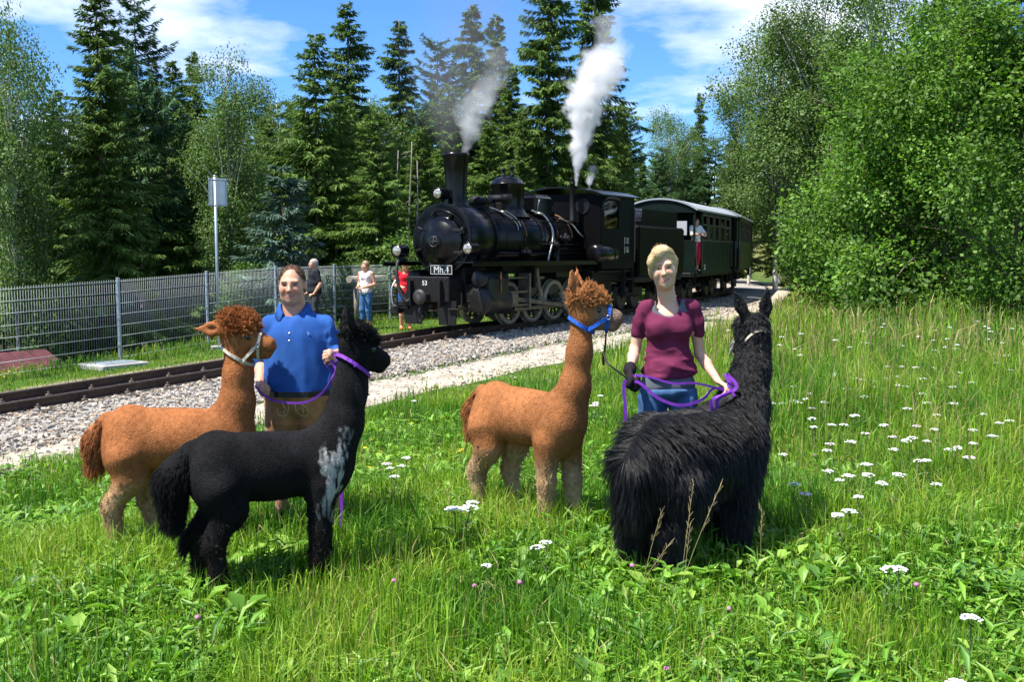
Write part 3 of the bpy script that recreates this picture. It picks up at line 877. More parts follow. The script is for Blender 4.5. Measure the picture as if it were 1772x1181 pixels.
for u, z in ((1.55, 1.52), (2.75, 1.70), (3.25, 1.85)):
    P('check_valve', MB().lathe([(.08, 0), (.08, .08), (.05, .1), (.05, .18), (.07, .19), (.07, .23), (.0, .24)], (LX(u), BR - .02, z), (0, 1, 0), 12).cyl((LX(u), BR + .12, z - .14), (LX(u), BR + .12, z + .12), .035, n=8), m_blackm)
P('firebox', MB().box((LX(3.9), 0, 1.32), (1.5, 1.2, .8), bev=.05), m_black)
P('top_hatch', MB().lathe([(.2, 2.38), (.2, 2.46), (.16, 2.48), (.0, 2.48)], (LX(3.62), 0, 0), n=20).cyl((LX(3.5), -.2, 2.66), (LX(3.5), .25, 2.66), .045), m_black)
P('whistle_pipe', MB().lathe([(.075, 2.20), (.075, 2.30), (.06, 2.32), (.06, 3.12), (.07, 3.13), (.07, 3.17), (.05, 3.17)], (LX(4.06), .46, 0), n=16), m_blackm)
P('exhaust_pipe', MB().lathe([(.045, 2.9), (.045, 3.30), (.05, 3.32), (.03, 3.32)], (LX(4.6), .15, 0), n=12), m_blackm)
# running boards
for sy in (-1, 1):
    P('running_board', MB().box((LX(1.55), sy * .90, 1.33), (5.1, .42, .03), bev=.006).box((LX(1.55), sy * 1.10, 1.30), (5.1, .02, .09)), m_black)
# cylinders, valve gear, wheels
for sy in (-1, 1):
    c = P('cylinder', MB().lathe([(.0, -.44), (.20, -.43), (.29, -.40), (.29, -.36), (.265, -.35), (.265, .35), (.29, .36), (.29, .40), (.20, .43), (.0, .44)], (LX(.05), sy * .80, .56), (1, 0, 0), 28, cap=False).box((LX(.05), sy * .58, .62), (.72, .35, .55)), m_clad)
    P('valve_chest', MB().lathe([(.0, -.46), (.14, -.45), (.17, -.43), (.17, .43), (.14, .45), (.0, .46)], (LX(.05), sy * .80, 1.00), (1, 0, 0), 22, cap=False), m_clad, c)
    P('cladding', MB().box((LX(.05), sy * (.93 if sy > 0 else .93), .78), (.68, .26, .56), bev=.07), m_clad, c)
    for a in np.linspace(0, 2 * math.pi, 13)[:-1]:
        P('cover_bolt', MB().cyl((LX(.05) + .40, sy * .80 + .25 * math.cos(a), .56 + .25 * math.sin(a)), (LX(.05) + .44, sy * .80 + .25 * math.cos(a), .56 + .25 * math.sin(a)), .016, n=6), m_iron, c)
    P('oil_cup', MB().cyl((LX(.02), sy * 1.07, .98), (LX(.02), sy * 1.07, 1.14), .025, n=8).cyl((LX(.02), sy * 1.08, .72), (LX(.02), sy * 1.08, .98), .012, n=6), m_brass, c)
    P('guide_bar', MB().box((LX(.95), sy * .80, .70), (1.1, .06, .04)).box((LX(.95), sy * .80, .42), (1.1, .06, .04)).box((LX(1.5), sy * .72, .72), (.06, .3, .75), bev=.01), m_steel)
    P('crosshead', MB().box((LX(.95), sy * .80, .56), (.22, .10, .26), bev=.02).cyl((LX(.45), sy * .80, .56), (LX(.95), sy * .80, .56), .035), m_steel)
    P('coupling_rod', MB().box((LX(2.68), sy * .66, .33), (3.0, .045, .09), bev=.01), m_steel)
    d0, d1 = Vector((LX(.95), sy * .77, .56)), Vector((LX(3.15), sy * .77, .33)); dd = d1 - d0
    P('connecting_rod', MB().box((d0 + d1) / 2, (dd.length, .05, .10), rot=(0, math.atan2(-dd.z, dd.x) if dd.x > 0 else math.atan2(dd.z, -dd.x), 0), bev=.012).lathe([(.10, -.04), (.10, .04)], d1, (0, 1, 0), 16), m_steel)
    P('valve_rod', MB().cyl((LX(.5), sy * .80, 1.0), (LX(1.6), sy * .80, 1.0), .022, n=8).box((LX(2.0), sy * .76, .95), (.10, .04, .5), rot=(0, .25, 0), bev=.01).box((LX(1.95), sy * .72, .98), (.7, .04, .05)), m_steel)
    P('motion_bracket', MB().box((LX(1.72), sy * .62, 1.05), (.08, .5, .55), bev=.01), m_blackm)
    P('brake_gear', MB().box((LX(1.78), sy * .44, .35), (.06, .06, .5)).box((LX(2.74), sy * .44, .35), (.06, .06, .5)).box((LX(3.7), sy * .44, .35), (.06, .06, .5)).box((LX(2.7), sy * .46, .16), (3.2, .03, .04)), m_iron)
    for u in (1.25, 2.2, 3.15, 4.1):
        w = P('driving_wheel', MB().lathe([(.40, -.055), (.455, -.05), (.455, .045), (.40, .055), (.37, .05), (.37, -.05)], (LX(u), sy * .47, .452), (0, 1, 0), 40, cap=False).lathe([(.455, -.05), (.485, -.05), (.485, -.075), (.40, -.075)], (LX(u), sy * .47, .452), (0, sy, 0), 40, cap=False), m_rustwhite)
        mb = MB(); mb.lathe([(.09, -.08), (.11, -.05), (.11, .07), (.07, .09), (.0, .09)], (LX(u), sy * .47, .452), (0, sy, 0), 18)
        for a in np.linspace(0, 2 * math.pi, 11)[:-1]:
            mb.box((LX(u) + .24 * math.cos(a), sy * .47, .452 + .24 * math.sin(a)), (.30, .045, .045), rot=(0, -a, 0))
        mb.prism([(.36 * math.cos(a), .36 * math.sin(a)) for a in np.linspace(.5, 2.2, 9)] + [(-.12, .16), (.16, .12)], (0, sy * .05, 0), (LX(u), sy * .46, .452))
        mb.box((LX(u), sy * .56, .39), (.14, .1, .26), bev=.02)
        P('spokes', mb, m_iron, w)
    P('wheel_splasher', MB().box((LX(2.6), sy * .60, 1.20), (3.6, .02, .24)), m_blackm)
P('reservoir', MB().lathe([(.0, 0), (.12, .01), (.20, .04), (.215, .07), (.215, .93), (.20, .96), (.12, .99), (.0, 1.)], (LX(5.0), 1.04, 1.50), (1, 0, 0), 30, cap=False), m_black)
rs_ = loco.children[-1]
for q in (.2, .8): P('reservoir_strap', MB().lathe([(.222, 0), (.222, .04)], (LX(5.0) + q, 1.04, 1.50), (1, 0, 0), 30), m_blackm, rs_)
# cab with open side window
cx0, cx1 = LX(4.3), LX(6.05)
cab = P('cab', MB().box((cx0, 0, 2.26), (.03, 1.9, 1.3)).box(((cx0 + cx1) / 2, 1.1, 1.62), (1.75, .03, .96)).box(((cx0 + cx1) / 2, -1.1, 1.62), (1.75, .03, .96))
  .box((cx0 - .07, 1.1, 2.43), (.14, .03, .66)).box((cx0 - .07, -1.1, 2.43), (.14, .03, .66)).box((cx0 - 1.32, 1.1, 2.43), (.86, .028, .66)).box((cx0 - 1.32, -1.1, 2.43), (.86, .028, .66))
  .box(((cx0 + cx1) / 2, 1.1, 2.82), (1.75, .03, .13)).box(((cx0 + cx1) / 2, -1.1, 2.82), (1.75, .03, .13)).box(((cx0 + cx1) / 2, 0, 1.17), (1.75, 2.2, .06)).box((cx1, 0, 2.03), (.03, 2.14, 1.66))
  .box((cx0, 1.02, 2.03), (.03, .14, 1.66)).box((cx0, -1.02, 2.03), (.03, .14, 1.66)), m_blackf)
prof_r = [(1.2 * math.sin(a) / math.sin(.55), 2.89 + .20 * (math.cos(a) - math.cos(.55)) / (1 - math.cos(.55))) for a in np.linspace(-.55, .55, 15)]
mb = MB(); mb.prism(prof_r + [(x, z - .035) for x, z in prof_r[::-1]], (-2.05, 0, 0), (cx0 + .16, 0, 0), (0, 1, 0), (0, 0, 1)); P('cab_roof', mb, m_black)
P('window_hood', MB().tube(spline([(cx0 + .02, 1.16, 2.50), (cx0 + .0, 1.17, 2.70), (cx0 - .12, 1.18, 2.80), (cx0 - .45, 1.18, 2.82), (cx0 - .78, 1.18, 2.80)], 6), .028, 8), m_black, cab)
P('cab_window', MB().box((cx0 - .5, 1.09, 2.43), (.72, .008, .66)), m_pane, cab)
for yy in (-.62, .62): P('front_window', MB().ring((cx0 + .02, yy, 2.62), (1, 0, 0), .17, .02).lathe([(.17, 0), (.17, .006)], (cx0 + .018, yy, 2.62), (1, 0, 0), 24), m_plate, cab)
for q in (1.6, 1.82):
    pl = P('data_plate', MB().box((cx0 - 1.35, 1.12, q), (.24, .008, .17)), m_plate, cab)
    text('plate_text', '133\n100' if q > 1.7 else '22.1\n1907', .075, m_let, pl, (cx0 - 1.35, 1.126, q), (R(90), 0, R(180)), .001)
    P('plate_edge', MB().box((cx0 - 1.20, 1.125, q), (.012, .004, .18)), m_let, pl)
P('cab_step', MB().box((cx0 - 1.5, 1.02, .52), (.42, .26, .03)).box((cx0 - 1.5, 1.02, .88), (.42, .22, .03)).box((cx0 - 1.72, 1.05, .82), (.03, .12, .68)).box((cx0 - 1.28, 1.05, .82), (.03, .12, .68)), m_blackm)
P('cab_handrail', MB().cyl((cx1 + .06, 1.16, 1.3), (cx1 + .06, 1.16, 2.6), .014, n=7), m_steel, cab)
P('ash_pan', MB().box((LX(4.4), 0, .72), (1.2, .66, .5), bev=.05), m_blackm)
P('trailing_frame', MB().box((LX(5.2), 0, .95), (1.7, 1.7, .25), bev=.02).box((LX(5.2), .9, 1.08), (1.9, .3, .04)), m_blackm)

# ------------------------------------------------------------------ tender
tender = empty('tender'); place_on_track(tender, 8.65)
tag(tender, 'black coal tender coupled behind the locomotive cab', 'tender')
TL = 3.9
MB().box((0, 0, .80), (TL, 1.9, .16), bev=.02).box((TL / 2 + .2, 0, .66), (.5, .3, .16)).box((-TL / 2 - .2, 0, .66), (.5, .3, .16)).build('underframe', m_blackm, tender)
MB().box((0, 0, 1.54), (TL - .1, 2.1, 1.32), bev=.06).build('tank', m_blackf, tender)
MB().box((-.4, 0, 2.28), (TL - 1.1, 1.6, .18), bev=.03).box((-.4, .82, 2.42), (TL - 1.0, .03, .45)).box((-.4, -.82, 2.42), (TL - 1.0, .03, .45)).build('coal_bunker', m_blackf, tender)
cb = Solid((-2, -.8, 2.2), (1.4, .8, 2.9), .05); cb.ell((-.4, 0, 2.35), (1.45, .74, .36), .05); cb.warp(.06, 9, 5)
cb.build('coal', mat('coal', (.008, .008, .009), .35, bump=.6, bscale=25.), tender)
for bx in (-1.25, 1.25):
    bg_ = MB().box((bx, .62, .48), (1.5, .06, .26), bev=.03).box((bx, -.62, .48), (1.5, .06, .26), bev=.03).box((bx, 0, .55), (.3, 1.2, .18)).build('bogie', m_blackm, tender)
    for wx in (-.5, .5):
        for sy in (-1, 1):
            MB().lathe([(.05, .05), (.29, .045), (.33, .05), (.33, -.05), (.36, -.052), (.36, -.075), (.05, -.07)], (bx + wx, sy * .47, .332), (0, sy, 0), 26, cap=False).build('wheel', m_iron, bg_)

# ------------------------------------------------------------------ passenger coaches
m_green = mat('dark_green_coach_paint', (.010, .032, .018), .45, spec=.12, var=.15, vscale=4.)
m_green2 = mat('olive_green_coach_paint', (.10, .13, .03), .45, spec=.2, var=.15, vscale=4.)
m_roofg = mat('grey_roofing', (.30, .33, .35), .6, var=.15, vscale=5., bump=.03, bscale=20)
m_winf = mat('varnished_window_frame', (.10, .085, .05), .5)
m_ins = mat('coach_interior', (.10, .075, .045), .7)
def coach(t, L, mg, label, number, nwin=5, lit=False):
    r = empty('passenger_coach'); place_on_track(r, t); tag(r, label, 'coach', 'coaches of the train')
    w, pl = 2.2, .95                                   # width, open platform length at each end
    xs0, xs1 = -L / 2 + pl, L / 2 - pl
    MB().box((0, 0, .80), (L, 2.0, .14), bev=.02).build('underframe', m_blackm, r)
    body = MB().box((0, w / 2 - .02, 1.32), (xs1 - xs0, .05, 1.0)).box((0, -w / 2 + .02, 1.32), (xs1 - xs0, .05, 1.0)) \
        .box((0, w / 2 - .02, 2.68), (xs1 - xs0, .05, .12)).box((0, -w / 2 + .02, 2.68), (xs1 - xs0, .05, .12)) \
        .build('body', mg, r)
    for q in (xs0, xs1): MB().box((q, .66, 1.80), (.05, .78, 1.88)).box((q, -.66, 1.80), (.05, .78, 1.88)).box((q, 0, 2.68), (.05, .56, .12)).build('end_wall', m_endshade, r)
    MB().box((0, 0, .88), (L - .1, w - .2, .04)).box((xs1 - .04, 0, 1.85), (.02, .52, 1.9)).box((xs0 + .04, 0, 1.85), (.02, .52, 1.9)).build('floor', m_ins, r)
    ww = (xs1 - xs0) / nwin
    for sy in (-1, 1):
        for k in range(nwin + 1):
            MB().box((xs0 + k * ww, sy * (w / 2 - .02), 2.22), (.16, .048, .80)).build('pillar', mg, r)
        for k in range(nwin):
            xc = xs0 + (k + .5) * ww; a = ww / 2 - .08
            f = MB().box((xc - a + .025, sy * (w / 2 - .015), 2.23), (.05, .05, .82)).box((xc + a - .025, sy * (w / 2 - .015), 2.23), (.05, .05, .82)).box((xc, sy * (w / 2 - .016), 1.85), (2 * a, .06, .05)).box((xc, sy * (w / 2 - .016), 2.62), (2 * a, .05, .05)).box((xc, sy * (w / 2 - .017), 2.33), (2 * a, .04, .035)).build('window', m_winf, r)
            MB().box((xc, sy * (w / 2 - .03), 2.10), (2 * a - .06, .008, .50)).build('pane', m_pane, f)
        for k in range(int((xs1 - xs0) / .42)):
            MB().box((xs0 + (k + .5) * .42, sy * (w / 2 + .008), 1.30), (.02, .012, .92)).build('panel_batten', mg, body)
        MB().box((0, sy * (w / 2 + .01), 1.80), (xs1 - xs0, .02, .05)).build('waist_rail', mg, body)
    rp = [((w / 2 + .08) * math.sin(a) / math.sin(.75), 2.76 + .34 * (math.cos(a) - math.cos(.75)) / (1 - math.cos(.75))) for a in np.linspace(-.75, .75, 19)]
    mb = MB(); mb.prism(rp + [(x * .985, z - .05) for x, z in rp[::-1]], (-L - .1, 0, 0), (L / 2 + .05, 0, 0), (0, 1, 0), (0, 0, 1))
    rf = mb.build('roof', m_roofg, r); rf.data.polygons.foreach_set('use_smooth', [False] * len(rf.data.polygons))
    for sx in (-1, 1):
        mb = MB(); mb.prism(rp + [(w / 2, 2.66), (-w / 2, 2.66)], (.04, 0, 0), (sx * (L / 2 - .02) - .02, 0, 0), (0, 1, 0), (0, 0, 1)); mb.build('roof_end', m_endshade, r)
        for sy in (-1, 1): MB().box((sx * (L / 2 - .06), sy * (w / 2 - .04), 1.80), (.06, .06, 1.95)).build('corner_post', m_endshade, r)
        for sy in (-1, 1): MB().box((sx * (L / 2 - .05), sy * .66, 1.35), (.03, .8, .95)).build('end_panel', m_endshade, r)
        MB().box((sx * (L / 2 - .05), 0, 1.82), (.04, 2.1, .04)).build('end_rail', m_blackm, r)
        for sy in (-1, 1):
            MB().box((sx * (L / 2 - pl / 2), sy * 1.0, .50), (.6, .26, .03)).box((sx * (L / 2 - pl / 2), sy * .98, .70), (.03, .1, .42)).build('step', m_blackm, r)
            for q in (L / 2 - .10, L / 2 - pl + .1): MB().cyl((sx * q, sy * (w / 2 + .03), 1.0), (sx * q, sy * (w / 2 + .03), 1.9), .014, n=7).build('grab_rail', m_steel, r)
    for sy in (-1, 1):
        for k in range(6):
            MB().box((xs0 + .4 + k * (xs1 - xs0 - .8) / 5, sy * .55, 1.22), (.5, .8, .08), bev=.02).box((xs0 + .4 + k * (xs1 - xs0 - .8) / 5 - .2, sy * .55, 1.55), (.08, .8, .7), bev=.02).build('bench', m_ins, r)
    for bx in (-L / 2 + 1.6, L / 2 - 1.6):
        bg_ = MB().box((bx, .62, .45), (1.4, .06, .22), bev=.03).box((bx, -.62, .45), (1.4, .06, .22), bev=.03).box((bx, 0, .55), (.3, 1.2, .18)).build('bogie', m_blackm, r)
        for wx in (-.45, .45):
            for sy in (-1, 1): MB().lathe([(.05, .05), (.27, .045), (.31, .05), (.31, -.05), (.34, -.052), (.34, -.075), (.05, -.07)], (bx + wx, sy * .47, .312), (0, sy, 0), 24, cap=False).build('wheel', m_iron, bg_)
    if number: text('coach_number', number, .24, m_let, body, (L / 2 - pl - .35, w / 2 + .022, 1.02), (R(90), 0, R(180)), .002)
    return r
C1L = 6.6
coach1 = coach(11.3 + C1L / 2, C1L, m_green, 'dark green coach with grey roof next to the tender', '33', 5)
coach2 = coach(11.3 + C1L + .45 + 4.1, 8.2, m_green2, 'olive green coach at the tail of the train', '', 5)
MB().box((C1L / 2 - .08, .52, 2.2), (.02, .62, .42)).build('end_window', mat('pale_window_sheet', (.42, .43, .45), .5), coach1)  # opaque pale sheet standing in for the bright window of the coach end
# ================================================================== alpacas
m_hide = mat('alpaca_hide', (.3, .12, .04), .9, attr=True, spec=.1, var=.26, vscale=34., bump=.3, bscale=110.)
m_fleece = mat('alpaca_fleece', (.3, .12, .04), .75, attr=True, spec=.12)
m_suri = mat('suri_fleece', (.01, .01, .01), .42, attr=True, spec=.35)
m_eye = mat('dark_eye', (.006, .005, .005), .08, spec=.8)
def clumps(V, F, keep, n, per, lenf, dirf, colf, rg, spread, curl=0., k=4, tipj=.35, tone=.6):
    P, N = sample(V, F, n, rg)
    w = keep(P); ok = rg.random(n) < w; P, N = P[ok], N[ok]; n = len(P)
    L = lenf(P) * (.7 + .6 * rg.random(n)); D = dirf(P, N); D /= np.linalg.norm(D, axis=1)[:, None]
    C = colf(P) * (1 - tone / 2 + tone * rg.random((n, 1)))
    j = rg.normal(0, 1, (n, per, 3)); j -= (j * N[:, None]).sum(-1, keepdims=True) * N[:, None]
    root = P[:, None] + j * spread - N[:, None] * .004
    tl = L[:, None, None] * (.85 + .3 * rg.random((n, per, 1)))
    tip = P[:, None] + D[:, None] * tl + j * spread * tipj
    t = np.linspace(0, 1, k)[None, None, :, None]
    pts = root[:, :, None] * (1 - t) + tip[:, :, None] * t
    bow = (N * .35)[:, None, None] * tl[:, :, None] * (t * (1 - t)) * 1.0
    pts = pts + bow
    if curl:
        ph = rg.random((n, 1, 1)) * 6.28; a = rg.normal(0, 1, (n, 1, 1, 3))
        pts = pts + a * curl * np.sin(ph[..., None] + t * 7.) * t
    return pts.reshape(-1, k, 3), np.repeat(C, per, 0) * (.85 + .3 * rg.random((n * per, 1)))
def alpaca(label, loc, yaw, c, seed):
    rg = np.random.default_rng(seed)
    root = empty('alpaca', loc, yaw, c.get('scale', 1.)); tag(root, label, 'alpaca', 'alpacas led by their handlers')
    S = Solid((-.72, -.42, -.02), (.95, .42, 1.62), .0105)
    fat = c.get('fat', 0.)
    S.cone((-.28, 0, .685), (.26, 0, .675), .175 + fat, .17 + fat, .05, sq=((0, 1, 0), .86))
    S.ell((-.33, 0, .665), (.17 + fat, .155 + fat, .205 + fat), .06)
    S.ell((-.02, 0, .655), (.32, .170 + fat, .17 + fat), .06)
    S.ell((.30, 0, .66), (.165 + fat, .155 + fat, .215 + fat), .06)
    for sy in (-1, 1):
        S.ell((-.31, sy * .09, .60), (.15, .075, .17), .05)
        S.ell((.27, sy * .09, .60), (.10, .07, .17), .05)
    S.chain(c['neck'], c['nr'], .06)
    legs = c.get('legs', {})
    lw = c.get('legw', 1.)
    for nm, sx, sy in (('fl', 1, 1), ('fr', 1, -1), ('hl', -1, 1), ('hr', -1, -1)):
        dx = legs.get(nm, 0.)
        if sx > 0:
            pts = [(.27, sy * .10, .56), (.275 + dx * .5, sy * .095, .32), (.27 + dx, sy * .09, .07)]
            S.chain(pts, [.088, .064 * lw, .050 * lw], .03); S.cone((.27 + dx, sy * .09, .055), (.325 + dx, sy * .09, .03), .046, .032, .02)
            S.ell((.275 + dx * .5, sy * .095, .33), (.066 * lw, .06 * lw, .06), .02)
        else:
            pts = [(-.31, sy * .10, .58), (-.27 + dx * .3, sy * .105, .47), (-.385 + dx * .8, sy * .10, .31), (-.36 + dx, sy * .095, .07)]
            S.chain(pts, [.125, .100 * lw, .062 * lw, .048 * lw], .04); S.cone((-.36 + dx, sy * .095, .055), (-.30 + dx, sy * .095, .03), .046, .032, .02)
            S.ell((-.385 + dx * .8, sy * .10, .29), (.07 * lw, .062 * lw, .07), .02)
    tail = c.get('tail', [(-.46, 0, .78), (-.53, 0, .70), (-.545, 0, .54)]); S.chain(tail, c.get('tr', [.05, .055, .035]), .03)
    # head
    hp, hyaw, hpit = c['head']; hs = c.get('hs', 1.)
    Mh = Matrix.Rotation(hyaw, 3, 'Z') @ Matrix.Rotation(-hpit, 3, 'Y')
    def H(x, y, z): return np.array(Vector(hp) + Mh @ Vector((x * hs, y * hs, z * hs)))
    rotm = Mh
    S.ell(H(0, 0, .02), np.array((.098, .074, .082)) * hs, .03, rot=rotm)
    S.cone(H(.04, 0, 0), H(.155, 0, -.026), .064 * hs, .050 * hs, .03)
    S.ell(H(.178, 0, -.026), np.array((.038, .042, .038)) * hs, .015, rot=rotm)
    S.cone(H(.03, 0, -.048), H(.16, 0, -.066), .042 * hs, .029 * hs, .02)
    for sy in (-1, 1):
        S.ell(H(.015, sy * .036, -.022), np.array((.055, .036, .052)) * hs, .02, rot=rotm)
        S.ell(H(.072, sy * .042, .028), np.array((.03, .02, .018)) * hs, .012, rot=rotm)
        S.ell(H(.214, sy * .018, -.014), np.array((.015, .009, .009)) * hs, .006, 's', rot=rotm)
    S.cone(H(.225, 0, -.052), H(.12, .060, -.046), .006, .005, .006, 's'); S.cone(H(.225, 0, -.052), H(.12, -.060, -.046), .006, .005, .006, 's')
    tk = c.get('topknot', 1.)
    S.ell(H(-.005, 0, .08), np.array((.092, .076, .055 * tk)) * hs, .02, rot=rotm)
    S.ell(H(.058, 0, .068), np.array((.052, .066, .036 * tk)) * hs, .02, rot=rotm)
    earseg = []
    for sy, e in zip((1, -1), c['ears']):
        b = H(-.05, sy * .048, .075 - .03 * (e[2] < .3)); e = Mh @ Vector(e).normalized(); L = c.get('earl', .155) * hs
        nrm = Mh @ Vector(c.get('earn', (1, sy * .5, .1)))
        tip = np.array(b) + np.array(e) * L; mid = np.array(b) + np.array(e) * L * .45
        S.cone(b, mid, .024 * hs, .040 * hs, .012, sq=(nrm, .42)); S.cone(mid, tip, .040 * hs, .006, .01, sq=(nrm, .42))
        earseg.append((np.array(b), tip)); nn = np.array(nrm.normalized())
        S.cone(mid * .75 + np.array(b) * .25 + nn * .017, mid * .4 + tip * .6 + nn * .012, .014 * hs, .006, .006, 's')
    V, F = S.surf(2)
    hc = H(0, 0, .0); fwd = np.array(Mh @ Vector((1, 0, 0))); upv = np.array(Mh @ Vector((0, 0, 1)))
    def zones(P):
        r = P - hc; a = r @ fwd / hs; u = r @ upv / hs; dist = np.linalg.norm(r, axis=1) / hs
        face = sstep(.035, .07, a) * (u < .03 + .25 * np.maximum(a - .04, 0)) * (dist < .27)
        top = (u > .03 + .25 * np.maximum(a - .04, 0)) * (dist < .21) * (a < .125) * (a > -.095)
        ear = np.zeros(len(P), bool)
        for b_, t_ in earseg:
            ab = t_ - b_; q_ = np.clip((P - b_) @ ab / (ab @ ab), 0, 1); ear |= (np.linalg.norm(P - b_ - q_[:, None] * ab, axis=1) < .045 * hs) & (q_ > .12)
        z = P[:, 2]
        leg = 1 - sstep(.36, .52, z)
        tl = (P[:, 0] < -.475) * (z < .82)
        return face, top * (~ear), ear, leg, tl
    colf = c['col'](zones, fbm)
    body = fast('body', V, F, m_hide, root, True, colf(V))
    sh = c.get('short', .0045); kind = c.get('kind', 'huacaya')
    if kind == 'huacaya':
        def keep(P):
            f, t, e, l, tl = zones(P); return np.clip(1 - f * .9, 0, 1)
        def lenf(P):
            f, t, e, l, tl = zones(P)
            return sh + .006 * l * (P[:, 2] > .1) + c.get('tkl', .040) * t * 1.0 + .05 * tl - .006 * e
        def dirf(P, N):
            f, t, e, l, tl = zones(P)
            D = N * .45 + np.array([-.25, 0, -.45]) + rg.normal(0, .25, N.shape)
            D[tl] = np.array([-.15, 0, -1.]) + N[tl] * .35
            D = D + t[:, None] * (fwd * .35 + upv * .5 + rg.normal(0, .35, N.shape))
            return D
        p1, c1 = clumps(V, F, keep, 26000, 3, lenf, dirf, lambda P: colf(P) * 1.04, rg, .005, tone=.16)
        strands('fleece', p1, .00055, c1, m_fleece, root)
        p2, c2 = clumps(V, F, lambda P: zones(P)[1] * 1. + .9 * zones(P)[4] + .07 * zones(P)[3] * (P[:, 2] > .08), 30000, 7, lambda P: lenf(P) * 1.25 + .006, dirf, colf, rg, .005, curl=.009, k=6, tone=.45)
        strands('woolly_tufts', p2, .0011, c2, m_fleece, root)
    else:
        def keep(P):
            f, t, e, l, tl = zones(P); return np.clip(1 - f * .85 - e * .5, 0, 1)
        def lenf(P):
            f, t, e, l, tl = zones(P)
            nk = sstep(.85, 1.05, P[:, 2])
            return (.10 * (1 - nk) + .042 * nk) * (1 - .45 * l) * (1 - .75 * e) + .03 * tl
        def dirf(P, N):
            f, t, e, l, tl = zones(P)
            D = N * .28 + np.array([0, 0, -1.]) + rg.normal(0, .09, N.shape) + .22 * np.stack([fbm(P * 7, 2, 3), fbm(P * 7, 2, 5), P[:, 0] * 0], 1)
            up_ = np.clip(N[:, 2], 0, 1)[:, None]; D = D + np.array([0, 1., 0]) * np.where(P[:, 1:2] >= 0, 1, -1) * up_ * 1.2 + np.array([-.2, 0, .62]) * up_
            e = (e > 0)
            D[e] = N[e] * .4 + upv * 1.0
            return D
        p1, c1 = clumps(V, F, keep, 27000, 6, lenf, dirf, colf, rg, .005, curl=.004, k=6, tipj=.35)
        strands('long_fleece', p1, .0009, c1, m_suri, root)
    for sy in (-1, 1):
        o = MB().lathe([(.0, -1), (.5, -.866), (.866, -.5), (1, 0), (.866, .5), (.5, .866), (0, 1)], n=14, cap=False).build('eye', m_eye, root)
        o.location = H(.070, sy * .054, .014); o.scale = (.021 * hs, .014 * hs, .016 * hs)
    return root, S, H, body
def col_brown(zones, nf, body=(.29, .108, .038), leg=(.42, .27, .14), face=None, top=(.31, .108, .032)):
    body, leg, top = np.array(body), np.array(leg), np.array(top)
    def f(P):
        fc, t, e, l, tl = zones(P); n = nf(P * 6, 3, 8)[:, None]
        C = body * (1 + .22 * n)
        l2 = (l * .9)[:, None] * np.clip(1 + n * .6, 0, 1.2)
        C = C * (1 - np.clip(l2, 0, 1)) + leg * np.clip(l2, 0, 1)
        C = C * (1 - t[:, None]) + top * t[:, None] * (1 + .3 * n)
        if face is not None: C = C * (1 - fc[:, None]) + np.array(face) * fc[:, None] * (1 + .3 * n)
        ft = (1 - sstep(.04, .09, P[:, 2]))[:, None]
        return np.clip(C * (1 - ft) + np.array((.30, .10, .04)) * ft, .005, 1)
    return f
def col_black(zones, nf, patches=(), brownleg=0.):
    def f(P):
        C = np.tile(np.array((.0095, .0092, .0098)), (len(P), 1)) * (1 + .35 * nf(P * 9, 2, 4))[:, None]
        lg = (1 - sstep(.1, .42, P[:, 2]))[:, None] * brownleg
        C = C * (1 - lg) + np.array((.028, .018, .013)) * lg
        for (c, r, amt, tone) in patches:
            d = np.linalg.norm((P - np.array(c)) / np.array(r), axis=1)
            m = ((1 - sstep(.7, 1.05, d + .8 * nf(P * 15, 3, 6))) * np.clip(.62 + 1.3 * nf(P * np.array((75, 75, 30)), 2, 9), 0, 1))[:, None] * amt
            C = C * (1 - m) + np.array(tone) * m
        return C
    return f
def spot(px, py, zoff=0.):
    p = on_ground(px, py); return p
def mid(a, b, f=.5): return a.lerp(b, f)
def stand(hind_px, front_px, off=0.):
    h, f = on_ground(*hind_px), on_ground(*front_px); d = f - h
    return Vector(((h.x + f.x) / 2, (h.y + f.y) / 2, G((h.x + f.x) / 2, (h.y + f.y) / 2))), math.atan2(d.y, d.x)
ALP = {}
# russet alpaca at the left, side on
loc = on_ground(318, 957); loc.z = G(loc.x, loc.y)
ALP['b1'] = alpaca('shorn russet alpaca at far left with one ear laid back', loc, R(3), dict(
    scale=(.93, 1., 1.04), neck=[(.32, 0, .70), (.365, 0, .88), (.375, 0, 1.04), (.37, 0, 1.20)], nr=[.15, .104, .086, .080],
    head=((.375, 0, 1.245), R(-4), R(-2)), hs=1.18, topknot=1.05, tkl=.018, earl=.165, ears=[(-1, .25, .12), (-1, -.25, .02)], earn=(.1, -1, .3),
    legs=dict(hl=.16, hr=-.03, fl=.05, fr=-.03), legw=.88, fat=-.008,
    col=lambda z, n: col_brown(z, n)), 3)
